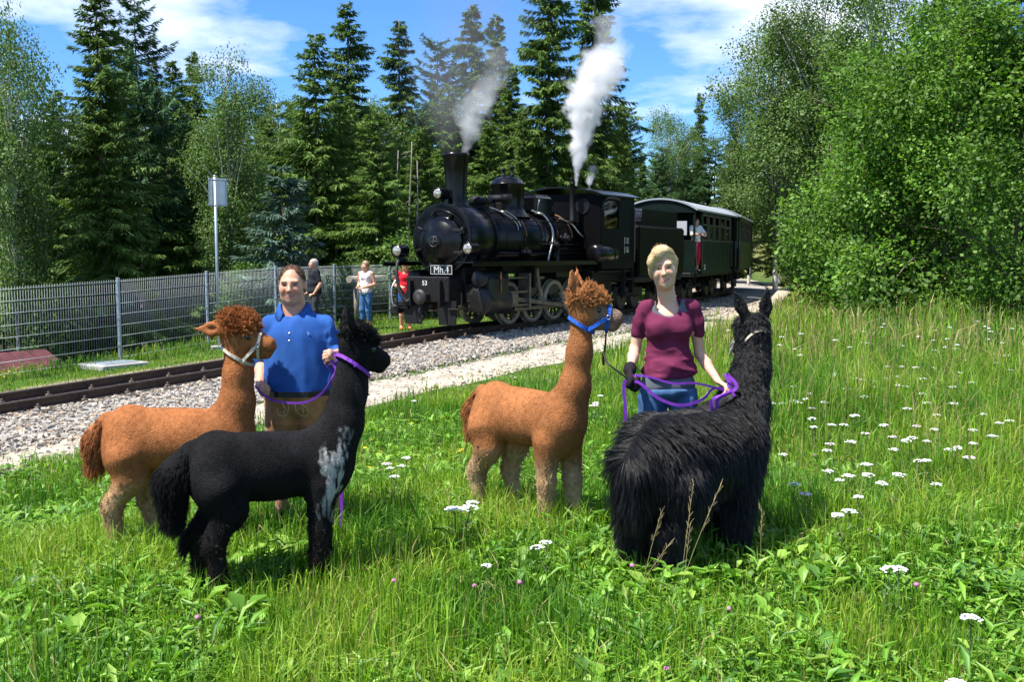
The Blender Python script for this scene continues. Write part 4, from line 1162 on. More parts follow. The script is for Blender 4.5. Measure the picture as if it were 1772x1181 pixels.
# black shorn alpaca in front of it
loc, yw = stand((386, 1036), (560, 998))
ALP['k1'] = alpaca('shorn black alpaca with grey-white shoulder patches and bushy tail', loc, R(21), dict(
    neck=[(.33, 0, .70), (.42, 0, .88), (.465, 0, 1.06), (.49, 0, 1.23)], nr=[.16, .116, .098, .092], fat=.0, scale=(.89, .95, .97),
    head=((.50, -.01, 1.29), R(12), R(-14)), hs=1.14, topknot=.85, tkl=.005, ears=[(-.05, .35, 1), (-.75, -.35, .9)], earn=(.5, -.6, .4),
    tail=[(-.46, 0, .77), (-.55, 0, .66), (-.56, 0, .44)], tr=[.06, .085, .04], legs=dict(hl=-.05, hr=.04, fl=.05, fr=-.04), legw=.95, short=.005,
    col=lambda z, n: col_black(z, n, [((.36, -.17, .62), (.09, .08, .17), .85, (.46, .45, .42)), ((.41, -.12, .84), (.05, .05, .03), .6, (.3, .3, .29)), ((.27, -.15, .44), (.06, .07, .05), .6, (.26, .25, .24)), ((.50, -.09, 1.05), (.03, .04, .10), .18, (.12, .11, .11))], .7)), 5)
# russet alpaca in the middle with a blue halter
loc, yw = stand((850, 902), (984, 927))
ALP['b2'] = alpaca('shorn russet alpaca with grey muzzle wearing a blue halter', loc, R(-46), dict(scale=(.95, 1., 1.07), 
    neck=[(.33, 0, .70), (.395, .02, .88), (.42, .035, 1.08), (.43, .045, 1.27)], nr=[.142, .092, .072, .066],
    head=((.445, .06, 1.31), R(42), R(-3)), hs=1.12, topknot=.95, tkl=.014, ears=[(-.1, .3, 1), (-.3, -.15, 1.)], earn=(.6, -.8, .1),
    legs=dict(hl=.12, hr=-.02, fl=.06, fr=-.02), legw=.86, fat=-.018,
    col=lambda z, n: col_brown(z, n, (.30, .118, .043), (.43, .30, .17), (.20, .14, .10), (.40, .175, .064))), 7)
# long haired black alpaca facing away at the right
loc, yw = stand((1130, 1008), (1268, 960))
ALP['k2'] = alpaca('long-haired black alpaca seen from behind at the right', loc, R(42), dict(kind='suri', fat=.015,
    neck=[(.33, 0, .74), (.44, .0, .92), (.51, .0, 1.07), (.55, .01, 1.21)], nr=[.16, .108, .088, .082],
    head=((.56, .03, 1.26), R(62), R(-16)), hs=1.1, topknot=.9, ears=[(-.15, .45, 1), (-.25, -.12, 1)], earn=(-.9, 0, .2), earl=.19,
    tail=[(-.46, 0, .77), (-.53, 0, .66), (-.54, 0, .42)], tr=[.06, .07, .05], legs=dict(hl=-.03, hr=.03, fl=.06, fr=-.02), legw=1.2,
    col=lambda z, n: col_black(z, n, [((.62, .19, 1.22), (.06, .06, .05), .9, (.55, .53, .5))], .25)), 9)
# ================================================================== people
SKIN = np.array((.60, .31, .20))
m_skin = mat('skin', SKIN, .5, attr=True, spec=.35, var=.06, vscale=40., bump=.02, bscale=300.)
m_skin.node_tree.nodes['Principled BSDF'].inputs['Subsurface Weight'].default_value = .15
m_skin.node_tree.nodes['Principled BSDF'].inputs['Subsurface Radius'].default_value = (.012, .005, .003)
m_skin.node_tree.nodes['Principled BSDF'].inputs['Subsurface Scale'].default_value = 1.0
m_hairstr = mat('hair_strands', (.2, .1, .05), .45, attr=True, spec=.4)
m_white_eye = mat('eye_white', (.42, .38, .35), .25)
m_iris = mat('iris', (.05, .06, .07), .15)
m_mouth = mat('dark_mouth', (.06, .02, .02), .6)
def fabric(name, c, **k): return mat(name, c, k.pop('rough', .85), spec=.15, var=k.pop('var', .12), vscale=k.pop('vscale', 10.), bump=k.pop('bump', .1), bscale=k.pop('bscale', 180.), **k)
def frame(pos, yaw=0., nod=0., tilt=0., sc=1.):
    return Matrix.Translation(pos) @ Matrix.Rotation(yaw, 4, 'Z') @ Matrix.Rotation(tilt, 4, 'Y') @ Matrix.Rotation(nod, 4, 'X') @ Matrix.Scale(sc, 4)
def add_head(S, M, wide=1., detail=True, smile=1., jaw=1., nose=1.):
    sc = M.to_scale().x; rot = M.to_3x3().normalized()
    def T(*p): return np.array(M @ Vector((p[0] * wide, p[1], p[2])))
    def E(c, r, k=.02, op='u'): S.ell(T(*c), np.array((r[0] * wide, r[1], r[2])) * sc, k * sc, op, rot)
    def Cn(a, b, ra, rb, k=.015, op='u'): S.cone(T(*a), T(*b), ra * sc, rb * sc, k * sc, op)
    E((0, .018, .032), (.077, .096, .088)); E((0, -.03, -.025), (.068, .064, .088), .03)
    E((0, -.028, -.072), (.056 * jaw, .056, .046), .03); E((0, -.070, -.098), (.024 * jaw, .02, .018), .03)
    for s in (-1, 1):
        E((s * .040, -.066, -.028), (.026, .022, .028), .03)
        E((s * .040 * jaw, -.03, -.078), (.022, .035, .03), .03)
        E((s * .079, .012, -.008), (.010, .019, .031), .008); E((s * .086, .004, -.006), (.006, .011, .02), .006, 's')
    if detail:
        Cn((-.042, -.083, .024), (.042, -.083, .024), .013, .013, .015)
        for s in (-1, 1):
            E((s * .032, -.098, .005), (.019, .0135, .0085), .010, 's')
            E((s * .013 * nose, -.098, -.031), (.0095 * nose, .011, .0085), .008)
            pts = [(0, -.0935, -.0610), (s * .014, -.0915, -.0600), (s * .031, -.0800, -.053 - .004 * (1 - smile))]
            for a, b in zip(pts[:-1], pts[1:]): Cn(a, b, .0050, .0036, .006)
            pts = [(0, -.0925, -.0725), (s * .014, -.0905, -.0705), (s * .029, -.081, -.058)]
            for a, b in zip(pts[:-1], pts[1:]): Cn(a, b, .0054, .0036, .006)
            Cn((0, -.101, -.0665), (s * .034, -.086, -.055 + .004 * smile), .0030, .0020, .003, 's')
            Cn((s * .026, -.096, -.03), (s * .043, -.082, -.062), .0045, .003, .008, 's')
        Cn((0, -.090, .016), (0, -.114, -.026), .0085 * nose, .0115 * nose, .012); E((0, -.116, -.028), (.012 * nose, .011, .009), .01)
    else:
        Cn((0, -.088, .012), (0, -.110, -.03), .009, .013, .014)
    return T
def head_color(M, skin, wide, lips=(.50, .16, .14), brow=(.16, .09, .05), beard=None, ruddy=.12):
    Mi = np.array(M.inverted())
    def f(V):
        q = V @ Mi[:3, :3].T + Mi[:3, 3]; x, y, z = np.abs(q[:, 0]) / wide, q[:, 1], q[:, 2]
        C = np.tile(np.array(skin), (len(V), 1)); front = (y < -.055) & (np.abs(z) < .125)
        def blend(m, c):
            nonlocal C; C = C * (1 - m[:, None]) + np.array(c) * m[:, None]
        ck = np.exp(-((x - .04) ** 2 + (z + .03) ** 2) / .0006) * front
        blend(ck * ruddy * 3, np.array(skin) * np.array((1., .72, .68)))
        blend(np.exp(-(x ** 2) / .0003 - (z + .03) ** 2 / .0004) * front * ruddy * 2, np.array(skin) * np.array((1., .75, .7)))
        if beard is not None:
            blend(front * sstep(-.03, -.055, z) * .25, beard)
        blend(front * np.exp(-((z + .0665 - .38 * np.maximum(x - .006, 0)) / .0085) ** 4) * (x < .032) * .7, lips)
        blend(front * np.exp(-((z + .0665 - .38 * np.maximum(x - .006, 0)) / .0022) ** 2) * (x < .033) * .7, (.10, .03, .03))
        blend(front * np.exp(-((z - .025 + .15 * np.maximum(x - .03, 0)) / .0050) ** 2) * (x > .012) * (x < .052) * .92, brow)
        blend(front * np.exp(-((x - .032) / .017) ** 2 - ((z - .006) / .0065) ** 2) * .75, np.array(skin) * .22)  # eye sockets: shade painted in as darkened skin
        return np.clip(C, 0, 1)
    return f
def add_eyes(root, T, sc):
    for s in (-1, 1):
        o = MB().lathe([(0, -1), (.5, -.866), (.866, -.5), (1, 0), (.866, .5), (.5, .866), (0, 1)], n=14, cap=False).build('eye', m_white_eye, root)
        o.location = T(s * .032, -.0752, .005); o.scale = (.0125 * sc,) * 3
        p = MB().lathe([(.0, .14), (.3, .12), (.5, .0)], ax=(0, -1, 0), n=14, cap=False).build('iris', m_iris, o); p.location = (0, -.90, -.05)
def add_hand(S, w, d, pn, side, curl=(70, 80, 50), sc=1., spread=.0, thumb=40, k=.006):
    """w wrist, d direction of the hand, pn palm normal, side: +1 thumb lies along d x pn"""
    w, d, pn = Vector(w), Vector(d).normalized(), Vector(pn).normalized(); pn = (pn - d * d.dot(pn)).normalized(); ax = d.cross(pn) * side
    S.cone(w, w + d * .085 * sc, .026 * sc, .036 * sc, .015, sq=(pn, .50))
    kn = w + d * .088 * sc; ln = ((.040, .026, .020), (.044, .029, .021), (.041, .027, .020), (.032, .021, .018))
    tips = []
    for i in range(4):
        b = kn + ax * ((1.5 - i) * .019 * sc) - d * (.004 * abs(i - 1.2) * sc); a = 0; p = b; dd = (d + ax * ((1.5 - i) * spread)).normalized()
        S.cone(w + d * .05 * sc + ax * ((1.5 - i) * .014 * sc), b, .010 * sc, .0098 * sc, k)
        for j in range(3):
            a += curl[j] + i * 3
            v = dd * math.cos(R(a)) + pn * math.sin(R(a)); q = p + v * ln[i][j] * sc
            S.cone(p, q, (.0095 - .0008 * j) * sc, (.0088 - .0009 * j) * sc, k); p = q
        tips.append(p)
    b = w + d * .028 * sc + ax * .024 * sc; v = (d * .7 + ax * .75 + pn * .25).normalized(); q = b + v * .040 * sc
    S.cone(b, q, .0135 * sc, .011 * sc, .012)
    v2 = (d * math.cos(R(thumb)) - ax * .15 + pn * math.sin(R(thumb))).normalized(); r = q + v2 * .030 * sc
    S.cone(q, r, .0108 * sc, .0098 * sc, k); S.cone(r, r + (v2 + pn * .2 - ax * .15).normalized() * .024 * sc, .0098 * sc, .0075 * sc, k)
    return kn, tips
def figure(root, J, M, res=.0059, skin=SKIN, wide=1., jaw=1., detail=True, hands=True, arm=1., leg=1., head_kw={}, lo=None, hi=None):
    S = Solid(lo or (-.48, -.46, -.02), hi or (.52, .34, 1.9), res)
    for c, r in J['torso']: S.ell(c, np.array(r) * .86, .03)
    S.cone(J['neck'][0], J['neck'][1], J.get('neckr', .058) * 1.12, J.get('neckr', .058), .03)
    for s in ('L', 'R'):
        sh, el, wr = J['sh' + s], J['el' + s], J['wr' + s]
        S.chain([sh, el], [.052 * arm, .041 * arm], .03); S.chain([el, Vector(el).lerp(Vector(wr), .35), wr], [.040 * arm, .041 * arm, .027 * arm], .02)
        if hands:
            h = J['hand' + s]; J['tips' + s] = add_hand(S, wr, h[0], h[1], h[2], h[3] if len(h) > 3 else (70, 80, 50), h[4] if len(h) > 4 else 1., thumb=h[5] if len(h) > 5 else 40)
        else: S.ell(Vector(wr) + (Vector(wr) - Vector(el)).normalized() * .06, (.035, .025, .05), .02)
        hp, kn, an = J['hp' + s], J['kn' + s], J['an' + s]
        S.chain([hp, kn], [.088 * leg, .058 * leg], .03); S.chain([kn, Vector(kn).lerp(Vector(an), .3), an], [.056 * leg, .057 * leg, .036 * leg], .02)
        S.cone(Vector(an) + Vector((0, .01, -.03)), Vector(an) + Vector((0, -.15, -.05)), .04, .03, .02)
    T = add_head(S, M, wide, detail, jaw=jaw, nose=J.get('nose', 1.))
    o = S.build('body', m_skin, root, head_color(M, skin, wide, **head_kw), 2)
    return S, T, o

# ------------------------------------------------------------------ the man in the blue polo shirt
b = on_ground(524, 926); man = empty('person', b); tag(man, 'person in blue polo shirt and leather breeches holding purple leads', 'person')
Mm = frame((-.035, -.02, 1.594), R(2), R(4), R(-1), .99)
Jm = dict(torso=[((0, 0, .93), (.18, .13, .13)), ((0, -.03, 1.07), (.19, .15, .17)), ((0, 0, 1.26), (.19, .12, .17))], neck=[(-.025, .01, 1.40), (-.035, .0, 1.52)], neckr=.068,
          shL=(.18, 0, 1.33), elL=(.256, .03, 1.15), wrL=(.255, -.20, 1.175), handL=((-.1, -1, .05), (-.9, .1, -.3), 1, (62, 85, 60), 1.0, 45),
          shR=(-.175, 0, 1.33), elR=(-.25, .06, 1.10), wrR=(-.22, -.14, .98), handR=((.3, -1, -.2), (.9, .1, 0), -1),
          hpL=(.10, 0, .88), knL=(.15, -.02, .48), anL=(.24, .02, .09), hpR=(-.10, 0, .88), knR=(-.12, -.02, .48), anR=(-.13, .02, .09))
Sm, Tm, _ = figure(man, Jm, Mm, wide=1.0, jaw=1.0, arm=.98, head_kw=dict(lips=(.44, .19, .16), brow=(.15, .085, .05), beard=(.33, .22, .17), ruddy=.2))
add_eyes(man, Tm, .99)
S = Solid((-.46, -.36, .80), (.46, .30, 1.58), .0068)
S.ell((0, -.015, .96), (.205, .155, .13), .05); S.ell((-.005, -.04, 1.06), (.198, .150, .20), .06); S.ell((0, -.025, 1.23), (.194, .142, .19), .06); S.ell((.0, 0, 1.33), (.172, .105, .075), .04)
S.cone((-.03, .01, 1.405), (.155, 0, 1.345), .055, .054, .03); S.cone((-.03, .01, 1.405), (-.155, 0, 1.345), .055, .054, .03)
S.chain([(.18, 0, 1.335), (.228, .015, 1.24), (.256, .02, 1.135)], [.058, .060, .060], .02); S.chain([(-.175, 0, 1.335), (-.222, .03, 1.24), (-.25, .06, 1.10)], [.058, .060, .060], .02)
S.cone((.262, 0, 1.135), (.262, -.06, 1.145), .060, .056, .02)
S.cone((-.03, .0, 1.40), (-.035, -.005, 1.58), .075, .082, .012, 's'); S.cone((-.030, -.22, 1.29), (-.035, -.07, 1.48), .010, .062, .010, 's')
def mfold(P): return .35 + .9 * sstep(.14, .24, np.abs(P[:, 0])) + .6 * sstep(1.0, .9, P[:, 2])
S.warp(.016, 9, 3, stretch=(1, 1, .6), fn=mfold); S.crease(.013, 7, 13, (1.5, 1, .55), mfold); S.crease(.009, 11, 23, (.5, .5, 1.3), lambda P: sstep(1.08, .95, P[:, 2]) + .8 * sstep(.13, .2, np.abs(P[:, 0]))); S.cut((0, 0, .915), (0, .12, -1))
m_polo = fabric('blue_pique_cotton', (.022, .085, .30), bump=.08)
shirt = S.build('polo_shirt', m_polo, man); Spolo = S
def onfront(S, x, z, off=.003):
    ys = np.arange(-.30, 0, .002); v = S.val(np.stack([np.full_like(ys, x), ys, np.full_like(ys, z)], -1)); k = np.argmax(v < 0)
    return Vector((x, ys[k] - off, z))
mb = MB()                                     # collar: two leaves and the stand
for s in (-1, 1):
    pts = [(-.030 + s * (.080 * math.sin(a)), .008 - .098 * math.cos(a), 1.462 - .078 * max(0, math.cos(a)) ** 1.5) for a in np.linspace(.58, 2.9, 14)]
    rows = []
    for k, p in enumerate(pts):
        f = k / 13; w = .052 * (1 - .35 * f); c = Vector((-.030, .0, 0)); out = (Vector((p[0], p[1], 0)) - c).normalized()
        rows.append((Vector(p) + Vector((0, 0, .014)), Vector(p) + out * .018 + Vector((0, 0, .010)), Vector(p) + out * (.034 + .008 * (1 - f)) + Vector((0, 0, -w))))
    vs = [v for r_ in rows for v in r_]; fs = []
    for k in range(13):
        for j in range(2): q = (k * 3 + j, k * 3 + j + 1, (k + 1) * 3 + j + 1, (k + 1) * 3 + j); fs.append(q if s > 0 else q[::-1])
    mb._add(vs, fs, True)
co = mb.build('collar', m_polo, man); sm_ = co.modifiers.new('thick', 'SOLIDIFY'); sm_.thickness = .004
mb = MB()
for q in (1.30, 1.255): mb.lathe([(.0055, 0), (.0055, .003), (0, .0035)], onfront(Spolo, -.028, q, .001), (0, -1, .3), 10)
mb.build('button', m_let, man)
em = MB().prism([(0, 0), (.008, .004), (.007, .018), (.0, .02), (-.003, .03), (-.007, .018), (-.004, .006)], (0, -.002, 0), onfront(Spolo, .085, 1.285, .001)).build('chest_emblem', mat('pale_blue_thread', (.15, .30, .6), .7), man)
S = Solid((-.3, -.28, .40), (.36, .26, 1.0), .0095)
S.ell((0, -.02, .89), (.20, .165, .13), .04); S.ell((0, -.03, .95), (.20, .16, .07), .04)
S.chain([(.10, -.03, .84), (.155, -.03, .47)], [.118, .092], .02); S.chain([(-.10, -.03, .84), (-.125, -.03, .47)], [.118, .092], .02)
S.warp(.012, 11, 8); S.crease(.014, 9, 61, (.5, .6, 1.5)); S.cut((0, 0, .94), (0, 0, 1)); S.cut((0, 0, .46), (0, 0, -1))
m_leather = mat('worn_brown_suede', (.34, .155, .058), .8, var=.5, vscale=9., bump=.3, bscale=40., spec=.2, sheen=.2)
S.build('leather_breeches', m_leather, man)
m_cord = mat('cream_cord', (.55, .45, .25), .7)
def onfront(S, x, z, off=.003):
    ys = np.arange(-.30, 0, .002); v = S.val(np.stack([np.full_like(ys, x), ys, np.full_like(ys, z)], -1)); k = np.argmax(v < 0)
    return Vector((x, ys[k] - off, z))
def cord(pts, r, name, m, root, S): MB().tube([onfront(S, x, z) for x, z in [(p.x, p.z) for p in spline([(x, 0, z) for x, z in pts], 8)]], r, 6).build(name, m, root)
for q in (-.075, -.045, .0, .045): cord([(q, .885), (q + .006, .845), (q + .004, .80)], .0028, 'lacing', m_cord, man, S)
for q in (-.085, .045): cord([(q - .03, .83), (q - .02, .79), (q + .02, .785), (q + .035, .82), (q + .01, .86)], .0028, 'embroidery_loop', m_cord, man, S)
belt = S.hug((0, -.02, .925), (0, 0, 1), 40, .004); MB().strip(belt, .034, (0, 0, 1), .005, True).build('belt', mat('dark_belt', (.012, .010, .009), .5), man)
for s, x, y in ((1, .24, .0), (-1, -.13, .0)):
    MB().lathe([(.046, .0), (.05, .02), (.05, .14), (.045, .18)], (x, y + .02, .02), n=16).box((x, -.05, .03), (.09, .22, .06), bev=.025).build('shoe', mat('brown_shoe', (.05, .03, .02), .6), man)
def cap_hair(root, M, wide, grow, holes, name, colr, n, ln, dirf, seed, lo=-.02, adds=(), rad=.0007, res=.005, lift=.10, under=1., comb=.9):
    """a cap of hair over the skull, plus strands on it"""
    sc = M.to_scale().x; rot = M.to_3x3().normalized(); T = lambda p: np.array(M @ Vector((p[0] * wide, p[1], p[2])))
    c = np.array(M.translation); S = Solid(c - .24 * sc, c + .24 * sc, res)
    S.ell(T((0, .018, .032)), np.array((.077 * wide + grow, .096 + grow, .088 + grow)) * sc, .02, rot=rot)
    S.ell(T((0, .03, -.02)), np.array((.072 * wide + grow * .8, .080 + grow, .08)) * sc, .02, rot=rot)
    for a, b2, ra, rb in adds: S.cone(T(a), T(b2), ra * sc, rb * sc, .02 * sc)
    for cc, rr in holes: S.ell(T(cc), np.array((rr[0] * wide, rr[1], rr[2])) * sc, .008, 's', rot)
    nrm = np.array(rot @ Vector((0, -.35, -1))); S.cut(T((0, .0, lo)), nrm)
    S.warp(.0025, 40, seed)
    V, F = S.surf(1); rg = np.random.default_rng(seed)
    colr = np.array(colr); fc = lambda P: colr * (1 + .25 * fbm(P * 45, 2, seed))[:, None]
    o = fast(name, V, F, m_hairstr, root, True, fc(V) * under)
    R3 = np.array(rot); loc = lambda P: (P - c) @ R3 / sc
    def df(P, N):
        d = dirf(loc(P)) @ R3.T; d = d / np.linalg.norm(d, axis=1)[:, None]; d = d - N * (d * N).sum(1)[:, None]
        return d / np.maximum(np.linalg.norm(d, axis=1), .2)[:, None] + N * lift + rg.normal(0, .12, N.shape)
    p, cc = clumps(V, F, lambda P: np.ones(len(P)), n, 6, lambda P: np.full(len(P), ln * sc), df, fc, rg, .0025, curl=.0012, k=5, tone=.5)
    e = .002; q = p.reshape(-1, 3); tgt = (.0015 + .004 * rg.random((len(p), 1)) ** 2 * np.linspace(.3, 1.6, p.shape[1])[None]).ravel()
    for _ in range(2):
        g = np.stack([(S.val(q + e * np.eye(3)[i]) - S.val(q - e * np.eye(3)[i])) for i in range(3)], -1); g /= np.maximum(np.linalg.norm(g, axis=1), 1e-6)[:, None]
        dv = np.where(np.abs(S.val(q)) < .06, S.val(q) - tgt, 0); q = q - g * dv[:, None] * comb
    q = q.reshape(p.shape); ok = S.val(q.reshape(-1, 3)).reshape(p.shape[:2]).max(1) < .011; q, cc = q[ok], cc[ok]
    strands('hair_strands', q, rad, cc, m_hairstr, o)
    return o
cap_hair(man, Mm, 1.0, .0005, [((0, -.122, .046), (.072, .100, .090)), ((.04, -.10, .075), (.03, .05, .03)), ((-.04, -.10, .075), (.03, .05, .03)), ((.06, -.10, .02), (.045, .062, .075)), ((-.06, -.10, .02), (.045, .062, .075)), ((0, -.13, -.05), (.12, .13, .09))],
         'hair', (.17, .105, .068), 3600, .006, lambda q: np.stack([q[:, 0] * 2, -.5 + 0 * q[:, 0], .2 - 3 * (q[:, 2] < .03)], 1), 4, -.045, lift=.02)

# ------------------------------------------------------------------ the woman in the plum T-shirt
b = on_ground(1152, 948); wom = empty('person', b); tag(wom, 'smiling person with blonde pinned-up hair in plum T-shirt and jeans', 'person')
SKW = np.array((.68, .39, .27))
Mw = frame((-.04, -.035, 1.668), R(-8), R(5), R(-7), 1.0)
Jw = dict(nose=.8, torso=[((0, 0, .985), (.14, .10, .08)), ((0, 0, 1.12), (.125, .095, .15)), ((0, 0, 1.32), (.155, .095, .16))], neck=[(-.005, .01, 1.46), (-.03, -.01, 1.58)], neckr=.049,
          shL=(.140, 0, 1.42), elL=(.192, .035, 1.155), wrL=(.272, -.14, 1.01), handL=((.45, -.75, -.25), (-.5, -.1, -1), 1, (28, 40, 30), .95, 25),
          shR=(-.140, 0, 1.42), elR=(-.194, .03, 1.185), wrR=(-.245, -.17, 1.08), handR=((-.1, -.75, -.55), (.85, -.1, -.3), -1, (60, 80, 55), .98, 40),
          hpL=(.09, 0, .90), knL=(.11, -.02, .50), anL=(.12, .02, .09), hpR=(-.09, 0, .90), knR=(-.11, -.0, .50), anR=(-.12, .02, .09))
Sw, Tw, _ = figure(wom, Jw, Mw, skin=SKW, wide=.92, jaw=.80, arm=.74, leg=.74, head_kw=dict(lips=(.58, .17, .17), brow=(.26, .15, .07), ruddy=.1))
add_eyes(wom, Tw, 1.0)
S = Solid((-.36, -.26, .98), (.36, .22, 1.56), .0065)
S.ell((0, .0, 1.06), (.150, .118, .10), .05); S.ell((0, .005, 1.18), (.124, .100, .14), .06); S.ell((0, 0, 1.33), (.140, .098, .14), .04)
for s in (-1, 1): S.ell((s * .066, -.066, 1.315), (.062, .058, .062), .045)
S.cone((-.01, .015, 1.478), (.135, 0, 1.432), .030, .043, .02); S.cone((-.01, .015, 1.478), (-.135, 0, 1.432), .030, .043, .02)
S.chain([(.140, 0, 1.425), (.164, .01, 1.345), (.176, .02, 1.285)], [.043, .043, .043], .015); S.chain([(-.140, 0, 1.425), (-.164, .01, 1.345), (-.176, .02, 1.285)], [.043, .043, .043], .015)
S.cone((-.01, -.03, 1.45), (-.02, -.01, 1.60), .088, .10, .012, 's'); S.ell((-.008, -.115, 1.445), (.088, .075, .060), .012, 's')
def wfold(P): return .25 + 1.1 * sstep(1.24, 1.10, P[:, 2]) - .15 * sstep(.12, .16, np.abs(P[:, 0])) * (P[:, 2] > 1.27)
S.warp(.013, 8, 5, stretch=(.8, 1, 2.6), fn=wfold); S.crease(.011, 9, 15, (.35, .5, 2.0), wfold); S.crease(.007, 12, 33, (1.2, .6, .9), lambda P: sstep(1.27, 1.34, P[:, 2])); S.cut((0, 0, 1.035), (0, .1, -1)); S.cut((.21, .015, 1.30), (.12, 0, -1.)) if False else None
m_plum = fabric('plum_jersey', (.135, .020, .055), bump=.06)
tee = S.build('t_shirt', m_plum, wom)
S2 = Solid((-.3, -.24, .86), (.3, .22, 1.56), .0085)
S2.ell((0, .0, .98), (.155, .120, .13), .05); S2.ell((0, 0, 1.14), (.108, .08, .15), .05); S2.ell((0, 0, 1.34), (.15, .092, .15), .05)
for s in (-1, 1): S2.cone((s * .085, -.060, 1.38), (s * .080, -.038, 1.474), .012, .010, .015); S2.cone((s * .080, -.038, 1.474), (s * .080, .03, 1.468), .010, .010, .015)
S2.ell((-.008, -.10, 1.46), (.080, .10, .07), .012, 's'); S2.cone((-.01, -.0, 1.45), (-.02, 0, 1.6), .075, .08, .01, 's')
S2.warp(.008, 9, 2, stretch=(1, 1, 2)); S2.cut((0, 0, .915), (0, .05, -1))
S2.build('camisole', fabric('slate_cotton', (.10, .115, .14)), wom)
S3 = Solid((-.26, -.22, .05), (.26, .22, 1.02), .010)
S3.ell((0, .0, .945), (.164, .130, .078), .025)
S3.chain([(.092, -.02, .885), (.112, -.04, .50), (.12, .02, .09)], [.083, .066, .052], .006); S3.chain([(-.092, -.0, .885), (-.112, -.0, .50), (-.12, .02, .09)], [.083, .066, .052], .006)
S3.warp(.008, 12, 4); S3.crease(.009, 12, 44, (.6, .6, 1.6)); S3.cut((0, 0, .965), (0, 0, 1))
S3.build('jeans', fabric('washed_denim', (.045, .10, .20), var=.7, vscale=6., bump=.12), wom)
for s in (-1, 1): MB().box((s * .12, -.05, .04), (.085, .24, .075), bev=.03).build('shoe', mat('grey_trainer', (.2, .2, .21), .6), wom)
Sg = Solid((-.42, -.42, .86), (-.12, .0, 1.2), .005)                               # the glove on the lead hand
h = Jw['handR']; add_hand(Sg, Vector(Jw['wrR']) + Vector((0, 0, 0)), h[0], h[1], h[2], h[3], 1.14, thumb=40, k=.012)
Sg.cone(Vector(Jw['wrR']), Vector(Jw['wrR']).lerp(Vector(Jw['elR']), .12), .036, .038, .01)
Sg.build('glove', fabric('black_work_glove', (.018, .014, .018)), wom)
def wdir(q):
    x, y, z = q[:, 0], q[:, 1], q[:, 2]
    d = np.where((x < .03)[:, None], np.array([-.9, .45, -.35]), np.array([.55, .85, -.35]))
    d = np.where(((x < -.04) & (y < .02))[:, None], np.array([-.1, .25, -1.]), d)
    return np.where((y > .045)[:, None], np.stack([-x * 4, .1 + 0 * x, .9 + 0 * x], 1), d)
cap_hair(wom, Mw, .92, .004, [((.018, -.122, -.018), (.060, .090, .092)), ((0, -.14, -.09), (.13, .14, .10)), ((.02, -.12, .02), (.048, .075, .066))], 'hair', (.74, .57, .33), 8500, .048, wdir, 6, -.05, rad=.0006, lift=.025, under=.8,
         adds=[((.035, -.06, .105), (-.03, -.088, .088), .011, .014), ((-.03, -.088, .088), (-.074, -.072, .045), .014, .013), ((-.074, -.072, .045), (-.080, -.045, -.025), .013, .009), ((.05, -.05, .09), (.072, -.03, .04), .010, .009), ((.078, -.03, .04), (.075, .02, .02), .009, .010), ((-.07, -.02, .06), (-.076, -.01, -.04), .012, .008)])
Sb = Solid(np.array(Mw.translation) - .25, np.array(Mw.translation) + .25, .006)
T = lambda p: np.array(Mw @ Vector(p))
Sb.ell(T((.0, .090, .070)), (.046, .042, .036), .02); Sb.ell(T((-.01, .085, .098)), (.03, .03, .022), .02); Sb.warp(.006, 30, 3)
V, F = Sb.surf(1); fc = lambda P: np.array((.34, .24, .12)) * (1 + .3 * fbm(P * 40, 2, 1))[:, None]
bun = fast('bun', V, F, m_hairstr, wom, True, fc(V)); rg = np.random.default_rng(2)
p, cc = clumps(V, F, lambda P: np.ones(len(P)), 500, 6, lambda P: np.full(len(P), .018), lambda P, N: N * .3 + rg.normal(0, .7, N.shape), fc, rg, .003, curl=.004, k=5); strands('hair_strands', p, .0007, cc, m_hairstr, bun)

